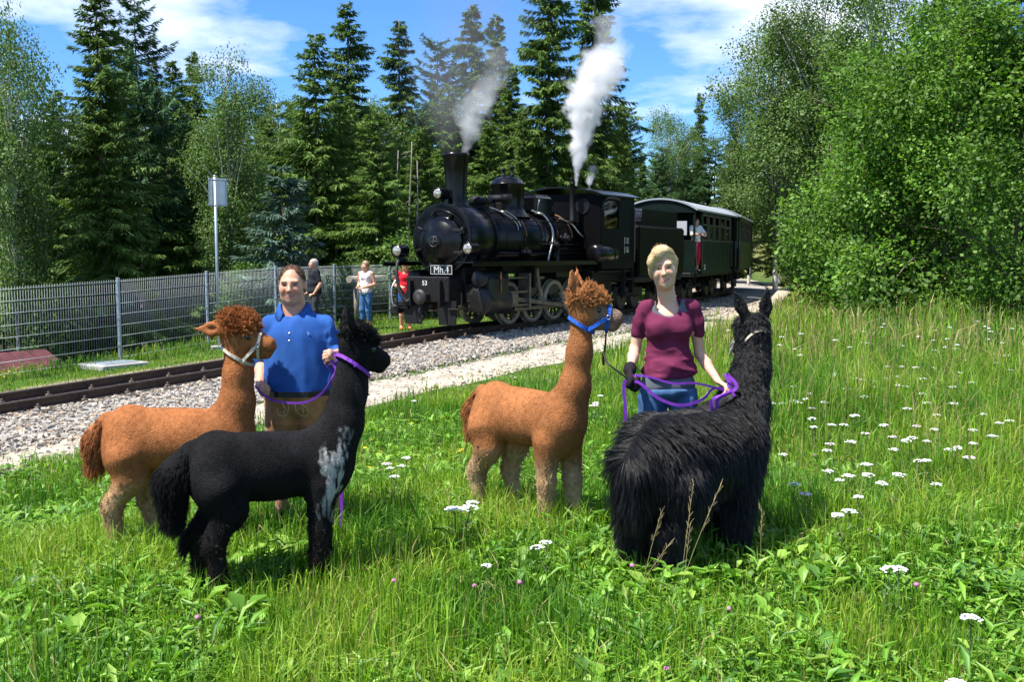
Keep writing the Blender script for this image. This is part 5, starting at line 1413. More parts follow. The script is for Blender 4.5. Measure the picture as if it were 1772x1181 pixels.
# ------------------------------------------------------------------ small people by the fence and on the train
def bystander(loc, rz, label, top, legs, hairc, cfg=None, h=1.0):
    cfg = cfg or {}
    r = empty('person', loc, rz, h); tag(r, label, 'person')
    M = frame((0, -.02, 1.555), cfg.get('hy', 0), cfg.get('hn', 0), 0, .98)
    arm = cfg.get('arms', [(.24, .03, 1.08), (.10, -.22, 1.08), (-.24, .03, 1.08), (-.10, -.22, 1.06)])
    J = dict(torso=[((0, 0, .92), (.16, .12, .13)), ((0, 0, 1.08), (.14, .11, .15)), ((0, 0, 1.26), (.165, .11, .16))], neck=[(0, .01, 1.36), (0, 0, 1.47)], shL=(.18, 0, 1.37), elL=arm[0], wrL=arm[1], shR=(-.18, 0, 1.37), elR=arm[2], wrR=arm[3],
             handL=((-.5, -.7, -.1), (0, .4, -1), 1), handR=((.5, -.7, -.1), (0, .4, -1), -1), hpL=(.085, 0, .86), knL=(.09, -.03, .47), anL=(.09, .03, .09), hpR=(-.085, 0, .86), knR=(-.10, -.03, .47), anR=(-.11, .02, .09))
    J.update(cfg.get('J', {}))
    figure(r, J, M, .014, wide=1., detail=False, lo=(-.42, -.5, -.02), hi=(.42, .3, 1.76), skin=cfg.get('skin', SKIN))
    S = Solid((-.34, -.24, .78), (.34, .24, 1.5), .014)
    b = cfg.get('belly', 0)
    S.ell((0, 0, .93), (.175 + b, .14 + b, .13), .05); S.ell((0, -.01, 1.09), (.155 + b, .125 + b, .16), .05); S.ell((0, -.01, 1.27), (.175, .125, .15), .05); S.cone((-.13, 0, 1.38), (.13, 0, 1.38), .05, .05, .05)
    if cfg.get('sleeve'):
        for s, e in ((1, J['elL']), (-1, J['elR'])):
            f = cfg['sleeve']; S.cone((s * .17, 0, 1.37), Vector((s * .17, 0, 1.37)).lerp(Vector(e), f), .068, .06, .03)
    S.cone((0, -.04, 1.40), (0, 0, 1.5), .07, .09, .012, 's'); S.warp(.01, 10, 7); S.cut((0, 0, cfg.get('hem', .86)), (0, 0, -1))
    S.build('top', top, r)
    S = Solid((-.28, -.22, .1), (.28, .22, 1.0), .015); S.ell((0, 0, .92), (.17, .135, .12), .04); c = cfg.get('cuff', .2)
    for s in ('L', 'R'): S.chain([J['hp' + s], J['kn' + s], J['an' + s]], [.10, .075, .055], .03)
    S.cut((0, 0, .98), (0, 0, 1)); S.cut((0, 0, c), (0, 0, -1)); S.warp(.008, 12, 3); S.build('trousers', legs, r)
    for a in (J['anL'], J['anR']): MB().box((a[0], a[1] - .06, .035), (.09, .25, .07), bev=.025).build('shoe', cfg.get('shoe', m_hose), r)
    if hairc is not None:
        cap_hair(r, M, 1., cfg.get('hg', .012), [((0, -.13, -.01), (.075, .09, .085)), ((0, -.15, -.09), (.12, .14, .1))] + cfg.get('holes', []), 'hair', hairc, 500, .03, lambda q: np.stack([q[:, 0] * 2, .5 + 0 * q[:, 0], -.8 + 0 * q[:, 0]], 1), 5, cfg.get('hl', -.06), res=.011)
    return r
m_denim = fabric('blue_denim', (.06, .15, .32), var=.3, vscale=6.)
m_blouse = mat('spotted_white_blouse', (.72, .68, .70), .8, var=.0)
N, L = m_blouse.node_tree.nodes, m_blouse.node_tree.links
vo = N.new('ShaderNodeTexVoronoi'); vo.inputs['Scale'].default_value = 22; cr2 = N.new('ShaderNodeValToRGB'); cr2.color_ramp.elements[0].position = .22; cr2.color_ramp.elements[0].color = (.18, .12, .25, 1); cr2.color_ramp.elements[1].position = .32; cr2.color_ramp.elements[1].color = (.74, .70, .71, 1)
tcn = N.new('ShaderNodeTexCoord'); L.new(tcn.outputs['Object'], vo.inputs['Vector']); L.new(vo.outputs['Distance'], cr2.inputs[0]); L.new(cr2.outputs[0], N['Principled BSDF'].inputs['Base Color'])
b = at(634, 556, 25.); b.z = G(b.x, b.y); bystander(b, R(-28), 'person in white spotted sleeveless blouse and jeans by the fence', m_blouse, m_denim, (.42, .30, .18), dict(arms=[(.24, .05, 1.10), (.08, -.24, 1.02), (-.22, .02, 1.10), (-.06, -.24, 1.06)], hem=.84, skin=np.array((.60, .33, .21))), .99)
b = at(545, 560, 24.5); b.z = G(b.x, b.y); bystander(b, R(-60), 'bald-crowned person in black T-shirt walking along the fence', fabric('black_cotton', (.02, .022, .028)), fabric('dark_grey_cloth', (.05, .05, .055)), (.5, .48, .46), dict(sleeve=.75, belly=.03, hg=.004, holes=[((0, -.03, .14), (.07, .10, .06))], arms=[(.26, .05, 1.08), (.24, -.10, .86), (-.26, .05, 1.08), (-.24, -.10, .86)]), 1.03)
b = at(702, 560, 24.6); b.z = G(b.x, b.y); bystander(b, R(10), 'blonde person in red T-shirt half hidden by the locomotive lamp', fabric('red_cotton', (.55, .02, .035)), fabric('blue_cropped_jeans', (.025, .07, .24)), (.62, .47, .24), dict(sleeve=.6, hn=.5, cuff=.45, shoe=mat('orange_trainer', (.75, .12, .03), .6)), .98)
coach1_m = Matrix.Translation(coach1.location) @ coach1.rotation_euler.to_matrix().to_4x4()
pp = coach1_m @ Vector((C1L / 2 - .50, 1.0, .90))
bystander(pp, R(30), 'person in white shirt and red apron leaning out of the coach platform', fabric('white_shirt', (.78, .77, .74)), fabric('red_skirt', (.45, .015, .05)), (.10, .025, .02), dict(sleeve=1., hem=.92, arms=[(.27, -.12, 1.14), (.10, -.30, 1.20), (-.27, -.12, 1.14), (-.06, -.30, 1.16)], skin=np.array((.6, .33, .23))), .97)
pp = coach1_m @ Vector((-C1L / 2 + 1.25, .80, .92))
bystander(pp, R(20), 'red-haired passenger looking out of a window of the dark green coach', fabric('dark_jacket', (.03, .03, .035)), fabric('dark_trousers', (.03, .03, .035)), (.30, .10, .04), dict(sleeve=1., hem=.9), .98)
# ================================================================== trees, shrubs and the big bush
m_leaf = mat('leaf', (.06, .1, .02), .55, attr=True, spec=.3, transl=.38)
m_needle = mat('needles', (.04, .08, .02), .6, attr=True, spec=.2, transl=.22)
m_bark = mat('spruce_bark', (.14, .105, .08), .9, var=.35, vscale=8., bump=.5, bscale=20., stretch=(1, 1, .3))
m_birch = mat('birch_bark', (.58, .55, .50), .8, var=.5, vscale=5., bump=.2, bscale=20., stretch=(1, 1, 3))
m_dead = mat('dead_twigs', (.26, .23, .20), .9, var=.2, vscale=10.)
def rhomb(P, D, W, colr, fold=0.):
    """one leaf blade per row: base P, length vector D, half-width vector W"""
    n = len(P); V = np.stack([P, P + D * .5 + W, P + D, P + D * .5 - W], 1)
    return V.reshape(-1, 3), (np.arange(n)[:, None] * 4 + np.arange(4)[None]), np.repeat(colr, 4, 0)
def unit(v): return v / np.maximum(np.linalg.norm(v, axis=-1, keepdims=True), 1e-9)
def spruce(seed, H=16., Rb=2.7, base=.08, tone=(.085, .142, .024), droop=.5, gap=.24, per=9, lush=1.35, tip=(.11, .19, .038), power=.75, dead=True, cones=0.):
    rg = np.random.default_rng(seed); root = empty('spruce_tree')
    MB().tube([(0.03 * math.sin(z), .03 * math.cos(z * 1.3), z) for z in np.linspace(-.4, H * .99, 14)], list(np.linspace(.17, .015, 14) * H / 16), 8).build('trunk', m_bark, root)
    br = []
    z = base * H
    while z < H * .985:
        f = z / H
        for k in range(max(4, int(per * (1 - .4 * f)))):
            az = rg.random() * 6.283; L = Rb * (1 - f) ** power * (.55 + .6 * rg.random()) * (1 + .28 * math.sin(az * 2 + z * .9 + seed) + .2 * math.sin(az + z * 2.1)) * (.55 + .45 * sstep(0, .18, f - base + .06)) + .12
            br.append((z + rg.normal(0, gap * .5), az, L, f))
        z += gap * (1.15 - .5 * f)
    br = np.array(br); Ps, Ds, Ws, Cs = [], [], [], []
    for zz, az, L, f in br:
        n = int((14 + 34 * L) * lush); s = np.sort(rg.random(n)) ** .8
        e = np.array([math.cos(az), math.sin(az), 0]); q = np.array([-e[1], e[0], 0])
        up = .35 * (f - .35) + .1
        cz = lambda s: zz + L * (up * s - droop * s * s * (1 - .6 * f) + .16 * s ** 4)
        P = e[None] * (L * s)[:, None]; P[:, 2] = cz(s)
        sd = np.where(rg.random(n) < .5, -1., 1.)
        tl = (.20 + .22 * L * (1 - s) ** .7) * (.7 + .6 * rg.random(n))
        D = e[None] * (.55 + .3 * rg.random((n, 1))) + q[None] * (sd * (.75 - .35 * s))[:, None]; D[:, 2] += -.3 - .8 * rg.random(n) * droop * 2 + .2 * (f > .8)
        D = unit(D + rg.normal(0, .22, D.shape)) * tl[:, None]
        W = unit(np.cross(D, np.array([0, 0, 1.]) + rg.normal(0, .5, (n, 3)))) * (.012 + .020 * rg.random((n, 1)) + .016 * tl[:, None])
        C = np.array(tone) * (.65 + .7 * rg.random((n, 1))); m = (rg.random(n) < s * .6)[:, None]; C = np.where(m, np.array(tip) * (.8 + .4 * rg.random((n, 1))), C)
        if cones: m = (rg.random(n) < cones * (f > .55))[:, None]; C = np.where(m, np.array((.20, .11, .045)), C)
        Ps.append(P); Ds.append(D); Ws.append(W); Cs.append(C)
    V, F, C = rhomb(np.concatenate(Ps), np.concatenate(Ds), np.concatenate(Ws), np.concatenate(Cs))
    fast('crown', V, F, m_needle, root, False, C)
    if dead:
        mb = MB()
        for k in range(46):
            zz = H * (.02 + .16 * rg.random()); a = rg.random() * 6.28; L = .5 + 1.3 * rg.random()
            p = [(math.cos(a) * L * t, math.sin(a) * L * t, zz - .25 * L * t * t) for t in (0, .35, .7, 1)]
            mb.tube(p, [.014, .011, .008, .003], 3)
            for t in (.4, .6, .8):
                a2 = a + rg.choice((-1, 1)) * .8; b = Vector((math.cos(a) * L * t, math.sin(a) * L * t, zz - .25 * L * t * t))
                mb.tube([b, b + Vector((math.cos(a2), math.sin(a2), -.2)) * .35 * L], [.006, .002], 3)
        mb.build('dead_branches', m_dead, root)
    root['H'] = H
    return root
def leafy(seed, H, blobs, n, size, tone, tip, bark, trunkpts, name, trunk_r=.14, hang=.0, stems=1, limb=26, sparse=0.):
    """broadleaf tree or shrub: leaves on twigs inside noisy blobs"""
    rg = np.random.default_rng(seed); root = empty(name)
    mb = MB()
    for k in range(stems):
        o = rg.normal(0, .28, 2) if stems > 1 else (0, 0); sp = rg.normal(0, .8, 2) if stems > 1 else (0, 0)
        pts = [(o[0] + p[0] + sp[0] * p[2] / H, o[1] + p[1] + sp[1] * p[2] / H, p[2]) for p in trunkpts]
        mb.tube(spline(pts, 4), list(np.linspace(trunk_r, trunk_r * .12, (len(pts) - 1) * 4 + 1)), 7)
    mb.build('trunk', bark, root)
    mb = MB(); w = np.array([b[1][0] * b[1][1] * b[1][2] for b in blobs]); w = w ** .7 / (w ** .7).sum()
    Tp = np.array(trunkpts)
    for k in range(limb):
        b = blobs[rg.choice(len(blobs), p=w)]; e = np.array(b[0]) + rg.normal(0, .5, 3) * np.array(b[1])
        z0 = max(.15 * H, e[2] - .25 * H * (.6 + rg.random())); s0 = np.array([np.interp(z0, Tp[:, 2], Tp[:, 0]), np.interp(z0, Tp[:, 2], Tp[:, 1]), z0])
        m_ = (s0 + e) / 2 + np.array([0, 0, .12 * np.linalg.norm(e - s0)])
        mb.tube(spline([s0, m_, e], 4), list(np.linspace(trunk_r * .33, .008, 9)), 5)
    mb.build('limbs', bark, root)
    i = rg.choice(len(blobs), n, p=w); B = np.array([b[0] for b in blobs])[i]; Rr = np.array([b[1] for b in blobs])[i]
    d = unit(rg.normal(size=(n, 3))); rad = .35 + .65 * rg.random(n) ** .45
    P = B + d * Rr * (rad * (1 + .18 * fbm(d * 2.2 + B, 2, seed)))[:, None]
    keep = fbm(P * (1.6 / (.35 + size * 4)), 3, seed + 3) > -.15 + sparse
    P, d = P[keep], d[keep]; n = len(P)
    # sprigs: leaves gathered round twig tips
    per = 7; j = rg.normal(0, size * 1.5, (n, per, 3))
    if hang: j[..., 2] -= hang * rg.random((n, per))
    Q = (P[:, None] + j).reshape(-1, 3); N = len(Q)
    D = unit(rg.normal(size=(N, 3)) + np.repeat(d, per, 0) * .8 + np.array([0, 0, -.35 - (1. if hang else 0)]))
    nr = unit(rg.normal(size=(N, 3)) * .7 + np.array([0, 0, .9]) + np.repeat(d, per, 0) * .6)
    W = unit(np.cross(D, nr)); sz = size * (.6 + .7 * rg.random((N, 1)))
    C = np.array(tone) * (.65 + .7 * rg.random((N, 1))); sp = np.repeat(rg.random(n) < .3, per)[:, None]
    C = np.where(sp, np.array(tip) * (.8 + .4 * rg.random((N, 1))), C) * (1 + .38 * np.repeat(fbm(P * .75, 3, seed + 7), per))[:, None]; sz = sz * (1 + .35 * np.repeat(fbm(P * 1.1, 2, seed + 9), per))[:, None]
    V, F, Cc = rhomb(Q, D * sz, W * sz * .34, C)
    fast('crown', V, F, m_leaf, root, False, Cc)
    root['H'] = H
    return root
def birch(seed, H=14.):
    rg = np.random.default_rng(seed); blobs = []
    for f in np.linspace(.22, .97, 30):
        a = rg.random() * 6.28; w = 2.3 * math.sin(math.pi * min(1, (1 - f) * 1.15 + .12)) ** .8
        r = w * rg.random() ** .6; blobs.append(((r * math.cos(a), r * math.sin(a), f * H), (.55 + .35 * w, .55 + .35 * w, .8)))
    return leafy(seed, H, blobs, 8200, .12, (.095, .165, .042), (.15, .23, .065), m_birch, [(0, 0, -.4), (.12, .05, H * .3), (-.08, .1, H * .6), (.05, 0, H * .98)], 'birch_tree', .13, hang=.75, limb=34)
PRO = dict(spruce=spruce(1), spruce2=spruce(2, 17, 2.5, .12, (.078, .130, .026), .75, .27, 8), spruceb=spruce(3, 14, 2.2, .1, (.062, .088, .026), .5, cones=.2),
           pine=spruce(4, 14, 2.9, .3, (.055, .115, .036), .1, .30, 7, 1.5, (.06, .13, .055), .5, False),
           larch=spruce(5, 13, 2.8, .15, (.080, .150, .026), .45, .27, 8, 1.2, (.13, .205, .036)),
           bluespruce=spruce(6, 5, 1.35, .03, (.07, .125, .095), .25, .22, 8, 1.2, (.10, .16, .12), dead=False), birch=birch(7), birch2=birch(8, 15))
PRO['shrub'] = leafy(9, 3.2, [((0, 0, 1.4), (1.1, 1., 1.1)), ((.6, .2, 2.), (.8, .8, .9)), ((-.7, 0, 1.5), (.8, .8, 1.1)), ((0, -.3, 2.5), (.7, .7, .6))], 1900, .10, (.07, .135, .025), (.12, .20, .04), m_bark, [(0, 0, -.2), (.1, 0, 1.2), (0, 0, 2.6)], 'shrub', .05, stems=4, limb=14)
for k, v in PRO.items():
    if k in ('pine', 'larch'): v.name = k + '_tree'
KIND = dict(spruce='spruce', spruce2='spruce', spruceb='spruce', bluespruce='spruce', pine='pine', larch='larch', birch='birch', birch2='birch', shrub='shrub')
_first = set(); trng = np.random.default_rng(21)
def plant(kind, px, top, Y, w, label, group='trees of the forest edge'):
    p = at(px, top, Y); g = G(p.x, p.y); sc = (p.z - g) / PRO[kind]['H']; pr = PRO[kind]
    s3 = (sc * w, sc * w, sc)
    if kind not in _first:
        _first.add(kind); o = pr
    else: o = dup(pr)
    o.location = (p.x, p.y, g); o.rotation_euler = (0, 0, trng.random() * 6.28); o.scale = s3
    tag(o, label, 'shrub' if kind == 'shrub' else 'tree', group)
    return o
for a in [
    ('birch', 8, 12, 25, .75, 'loose birch at the left edge of the forest'),
    ('spruce', 165, -45, 27, 1.12, 'tallest dark spruce on the left with dead lower branches'),
    ('pine', 232, -12, 31, .8, 'dark pine rising just right of the tallest left spruce'),
    ('spruceb', 262, 92, 36, .75, 'slim spruce with brown cone-laden top'),
    ('spruce', 298, 98, 43, 1.0, 'narrow spruce top between the brown-topped spruce and its taller neighbour'),
    ('spruce2', 332, 82, 46, 1.05, 'pointed spruce just left of the drooping birch'),
    ('birch2', 392, 88, 27.5, .92, 'drooping grey-green birch behind the sign pole'),
    ('bluespruce', 488, 285, 26, 1.1, 'small blue-green spruce behind the man in blue'),
    ('larch', 545, 52, 31, 1.15, 'light green larch left of the locomotive smoke'),
    ('spruce2', 601, -4, 35, 1.2, 'tall dark spruce beside the light green larch'),
    ('spruce2', 690, 26, 38, 1.15, 'thin-topped spruce above the blonde bystander'),
    ('pine', 757, 62, 40, .9, 'grey-green pine behind the chimney smoke'),
    ('spruce2', 815, 0, 42, 1.25, 'tall spruce directly behind the chimney'),
    ('spruce', 858, 20, 44, 1.0, 'spruce right of the chimney in the back row'),
    ('spruce', 950, -130, 36, 1.0, 'huge dark spruce behind the locomotive dome'),
    ('spruce2', 1030, -90, 40, 1.25, 'huge ragged spruce behind the tall steam plume'),
    ('spruce', 1078, 170, 47, .8, 'shorter spruce right of the steam plume'),
    ('larch', 650, 185, 30, 1.25, 'bright green larch above the person in white blouse'),
    ('larch', 728, 215, 32, 1.25, 'bright larch left of the chimney with pale bare trunk'),
    ('larch', 846, 205, 34, 1.25, 'bright larch between chimney and dome'),
    ('spruce', 905, 190, 35, .9, 'bright-tipped spruce above the steam dome'),
    ('larch', 985, 230, 37, 1.0, 'yellow-green larch above the locomotive cab'),
    ('larch', 462, 200, 33, 1.0, 'light larch between the drooping birch and the blue spruce'),
    ('larch', 92, 150, 31, 1.1, 'light larch between the left birch and the tallest spruce'),
    ('spruce', 215, 70, 33, 1.1, 'dense spruce filling in behind the left pine'),
    ('larch', 330, 195, 32, 1.2, 'yellow-green larch left of the drooping birch'),
    ('birch2', 478, 165, 34, .9, 'grey-green birch between drooping birch and light larch'),
    ('larch', 585, 150, 33, 1.1, 'sunlit larch below the tall dark spruce'),
    ('birch', 640, 160, 37, .9, 'pale birch behind the bright larch'),
    ('larch', 775, 140, 37, 1.1, 'sunlit larch straight behind the chimney'),
    ('spruce', 885, 110, 40, 1.1, 'dense spruce behind the dome'),
    ('larch', 1010, 160, 40, 1.1, 'sunlit larch right behind the steam plume'),
    ('spruce', 1112, 280, 58, 1.2, 'spruce above the first coach roof'),
    ('pine', 1140, 262, 60, 1.1, 'bluish pine behind the first coach'),
    ('birch', 1160, 186, 66, 1.0, 'distant birch crown against the cloud'),
    ('spruce2', 1212, 156, 68, .9, 'distant spire-topped spruce against the white cloud'),
    ('pine', 1190, 285, 56, 1.2, 'dark pine left of the cutting'),
    ('pine', 1238, 235, 55, 1.2, 'dark pine above the second coach'),
    ('spruce', 1272, 205, 53, 1.2, 'broad spruce above the end of the train'),
    ('pine', 1345, 270, 50, 1.1, 'dark pine beside the grassy bank'),
    ('birch2', 1302, 120, 50, 1.0, 'leaning birch at the edge of the sky gap'),
    ('birch', 1352, 15, 45, 1.15, 'tall birch left of the big bush'),
    ('birch2', 1425, -50, 42, 1.15, 'tall birch with white limbs behind the big bush'),
    ('birch', 1510, -70, 40, 1.15, 'birch crown above the middle of the big bush'),
    ('spruce', 1650, -120, 37, 1.3, 'dark spruce behind the top of the big bush'),
    ('spruce2', 1745, -90, 34, 1.3, 'dark spruce at the top right corner'),
    ]: plant(*a)
for k, (px, top, Y, w, lb) in enumerate([(90, 470, 25.5, .9, 'leafy shrub by the dead spruce branches'), (430, 440, 26, 1.1, 'shrub behind the russet alpaca head'),
                                  (720, 395, 29, 1.2, 'shrub left of the smokebox behind the fence'), (610, 440, 29, 1., 'shrub behind the person in white blouse'), (1425, 330, 33, 1.2, 'shrub between the bank and the big bush')]):
    plant('shrub', px, top, Y, w, lb, 'shrubs at the forest edge')
back = []
for k in range(46):
    px = -120 + k * 27 + trng.normal(0, 12); Y = 44 + 16 * trng.random(); top = 165 + 75 * trng.random() - 20 * (px < 340)
    back.append((('spruce', 'spruce2', 'larch', 'spruce', 'pine')[trng.integers(0, 5)], px, top, Y, 1.1))
for k in range(22):
    px = -60 + k * 30 + trng.normal(0, 10); back.append((('spruce', 'larch', 'spruce')[k % 3], px, 300 + 60 * trng.random(), 33 + 6 * trng.random(), 1.3))
for k in range(26):
    px = 380 + k * 38 + trng.normal(0, 12); back.append((('spruce', 'spruce2', 'pine')[k % 3], px, (150 if px < 520 else 235) + 25 * trng.random(), 78 + 20 * trng.random(), 1.3))
for k in range(14):
    px = 1380 + k * 32; back.append((('spruce', 'pine', 'birch')[k % 3], px, 60 + 120 * trng.random(), 48 + 8 * trng.random(), 1.2))
for a in back: plant(*a, 'forest tree crowded into the back rows of the wood', 'back rows of the wood')
# the big broadleaf bush on the right: a clump of willows, each a thing
def willow(seed, px, Y, W, H, label, n):
    rg = np.random.default_rng(seed); blobs = []
    for k in range(34):
        f = rg.random(); a = rg.random() * 6.28; r = W * math.sqrt(max(.05, 1 - (f * 1.02) ** 2.2)) * (.55 + .4 * rg.random())
        blobs.append(((r * math.cos(a), r * math.sin(a), .25 + f * (H - .6)), (.62 + .5 * rg.random(), .62 + .5 * rg.random(), .55 + .45 * rg.random())))
    o = leafy(seed, H, blobs, n, .090, (.088, .185, .024), (.16, .29, .042), m_bark, [(0, 0, -.2), (.1, .1, H * .35), (0, 0, H * .8)], 'willow_bush', .09, stems=5, limb=36, sparse=-.05)
    x = (px - 886) / FPX * Y; o.location = (x, Y, G(x, Y)); tag(o, label, 'bush', 'willow thicket on the right'); return o
willow(31, 1610, 21.5, 2.5, 6.6, 'large glossy green willow bush at the centre right', 10500)
willow(32, 1505, 22.5, 1.35, 4.6, 'lower rounded willow bush nearest the train', 5600)
willow(33, 1760, 20.5, 2.1, 6.0, 'willow bush running out of the right edge', 8500)
willow(34, 1590, 26.0, 2.3, 6.4, 'willow bush behind the front bushes', 5200)
# bare pale trunks at the forest edge
for k, (px, y0, y1, Y, lb) in enumerate([(688, 455, 300, 29.5, 'bare pale trunk left of the smokebox, leftmost of three'), (706, 455, 285, 30.2, 'second bare pale trunk left of the smokebox'), (721, 440, 318, 29.2, 'short leaning bare trunk beside the smokebox'), (572, 470, 320, 30.5, 'slim bare trunk with dead twigs behind the man in blue')]):
    Y += 1.2; y1 -= 40; tp = at(px + (14 if k == 3 else 5 * (k % 2)), y1, Y); b = at(px, y0, Y); g = G(b.x, b.y); r = empty('bare_trunk', (b.x, b.y, g)); h = tp.z - g; dx = tp.x - b.x
    rg = np.random.default_rng(200 + k); MB().tube([(dx * t + .03 * math.sin(7 * t + k), 0, h * t - .3 * (1 - t)) for t in np.linspace(0, 1, 9)], list(np.linspace(.055, .012, 9)), 7).build('trunk', m_dead, r)
    for j in range(9):
        t = .25 + .7 * rg.random(); a = rg.random() * 6.28; L = .15 + .3 * rg.random(); c = Vector((dx * t, 0, h * t)); MB().tube([c, c + Vector((math.cos(a), math.sin(a), -.1)) * L * .5, c + Vector((math.cos(a), math.sin(a), -.35)) * L], [.014, .009, .003], 4).build('dead_branch', m_dead, r)
    tag(r, lb, 'tree', 'bare trunks at the forest edge')
# ================================================================== meadow: grass, weeds, flowers
m_grass = mat('grass_blades', (.1, .2, .03), .5, attr=True, spec=.3, transl=.36)
m_weed = mat('broad_weed_leaves', (.09, .2, .03), .45, attr=True, spec=.35, transl=.3)
def meadow_pts(n, y0, y1, rg, power=1.):
    y = (y0 ** power + (y1 ** power - y0 ** power) * rg.random(n)) ** (1 / power)
    x = (rg.random(n) * 2 - 1) * (.515 * y + .35)
    t, s = ts_of(x, y)
    edge = 3.62 * (.80 + .2 * sstep(-12, -5, t) - .22 * sstep(6, 14, t)) + .5 * fbm(np.stack([x * 1.6, y * 1.6, x * 0], -1), 4, 31)
    ok = (s > edge) | ((s > edge - .9) & (fbm(np.stack([x * 3.2, y * 3.2, x * 0], -1), 2, 33) > .62))
    return x[ok], y[ok], t[ok], s[ok] - edge[ok]
def blades(x, y, h, w, rg, dry=.05, lean=.45, tone=((.050, .150, .012), (.095, .235, .015), (.175, .325, .020), (.28, .38, .045))):
    n = len(x); z = gz(x, y); a = rg.random(n) * 6.283; l = np.abs(rg.normal(0, lean, n)); l = np.minimum(l, 1.3)
    o = np.stack([np.cos(a), np.sin(a), 0 * a], 1); q = np.stack([-np.sin(a), np.cos(a), 0 * a], 1)
    tw = rg.normal(0, .8, n); q = q * np.cos(tw)[:, None] + o * np.sin(tw)[:, None]
    B = np.stack([x, y, z - .01], 1)
    M_ = B + o * (l * h * .28)[:, None] + np.array([0, 0, 1.]) * (h * .6)[:, None]
    T = B + o * (l * h * .95)[:, None] + np.array([0, 0, 1.]) * (h * (1 - .38 * l))[:, None]
    W = q * (w / 2)[:, None]
    V = np.stack([B - W, B + W, M_ + W * .8, M_ - W * .8, T], 1).reshape(-1, 3)
    i = np.arange(n)[:, None] * 5
    F = np.concatenate([i + np.array([[0, 1, 2]]), i + np.array([[0, 2, 3]]), i + np.array([[3, 2, 4]])], 0)
    tone = np.array(tone); f = np.clip(.55 + .55 * fbm(np.stack([x * 1.3, y * 1.3, 0 * x], 1), 3, 12) + rg.normal(0, .22, n), 0, .999)
    k = f * (len(tone) - 1); k0 = k.astype(int); C = tone[k0] * (1 - (k - k0))[:, None] + tone[np.minimum(k0 + 1, len(tone) - 1)] * (k - k0)[:, None]
    C = C * (.7 + .6 * rg.random((n, 1))); d = rg.random(n) < dry; C[d] = np.array((.36, .30, .13)) * (.7 + .6 * rg.random((d.sum(), 1)))
    return V, F, np.repeat(C, 5, 0)
def merge(L):
    V, F, C, o = [], [], [], 0
    for v, f, c in L: V.append(v); F.append(f + o); C.append(c); o += len(v)
    return np.concatenate(V), np.concatenate(F), np.concatenate(C)
grg = np.random.default_rng(77)
def hfield(x, y, e):
    n = fbm(np.stack([x * .8, y * .8, 0 * x], 1), 3, 41)
    tall = sstep(.8, 3.2, x) * sstep(5.5, 8.5, y)
    return (.138 + .06 * n + .20 * tall * (1 + .5 * n)) * (.45 + .55 * sstep(0, .9, e))
L_ = []
for n, y0, y1, pw, wid in ((104000, 2.9, 7.6, 1.6, .0074), (70000, 7.4, 13.5, 1.6, .009), (60000, 13, 30, 1.3, .017)):
    x, y, t, e = meadow_pts(n, y0, y1, grg, pw); h = hfield(x, y, e) * (.4 + 1.45 * grg.random(len(x)) ** 1.8)
    tall = sstep(.8, 3.2, x) * sstep(5.5, 8.5, y)
    b0 = grg.random(len(x)) < .5 + .5 * tall
    for m, dry in ((tall < .5, .04), ((tall >= .5) & (y < 14), .14), ((tall >= .5) & (y >= 14), .34)):
        if m.any(): L_.append(blades(x[m], y[m], h[m], wid * (.6 + .8 * grg.random(m.sum())), grg, dry))
# tall stems with seed heads, thin
x, y, t, e = meadow_pts(5200, 3.4, 16, grg, 1.5); h = .22 + .26 * grg.random(len(x)); h *= .55 + .75 * sstep(.5, 3, x) * sstep(5, 8, y)
L_.append(blades(x, y, h, .0035 + 0 * x, grg, .45, .28))
V, F, C = merge(L_)
tag(fast('meadow_grass', V, F, m_grass, None, False, C), 'bright green meadow grass filling the foreground', 'grass', kind='stuff')
# verge beyond the track and tufts along the fence
n = 26000; t = -15 + 40 * grg.random(n); s = -(1.75 + (fence_off(t) + .5 - 1.75) * grg.random(n) ** .8)
x, y = np.interp(t, _ts, _tx), np.interp(t, _ts, _ty); hd = _head(t); x, y = x + s * np.cos(hd), y - s * np.sin(hd)
h = (.05 + .22 * sstep(.9, .0, fence_off(t) + s) * grg.random(n) + .05 * grg.random(n))
V, F, C = blades(x, y, h, .014 * (.6 + .8 * grg.random(n)), grg, .1)
n = 9000; t = 14 + 22 * grg.random(n); s = 2.9 + 6 * grg.random(n); x, y = np.interp(t, _ts, _tx), np.interp(t, _ts, _ty); hd = _head(t); x, y = x + s * np.cos(hd), y - s * np.sin(hd)
v2 = blades(x, y, .15 + .35 * grg.random(n), .03 * (.6 + .8 * grg.random(n)), grg, .4)
V, F, C = merge([(V, F, C), v2])
tag(fast('verge_grass', V, F, m_grass, None, False, C), 'short verge grass between the far rail and the fence', 'grass', kind='stuff')
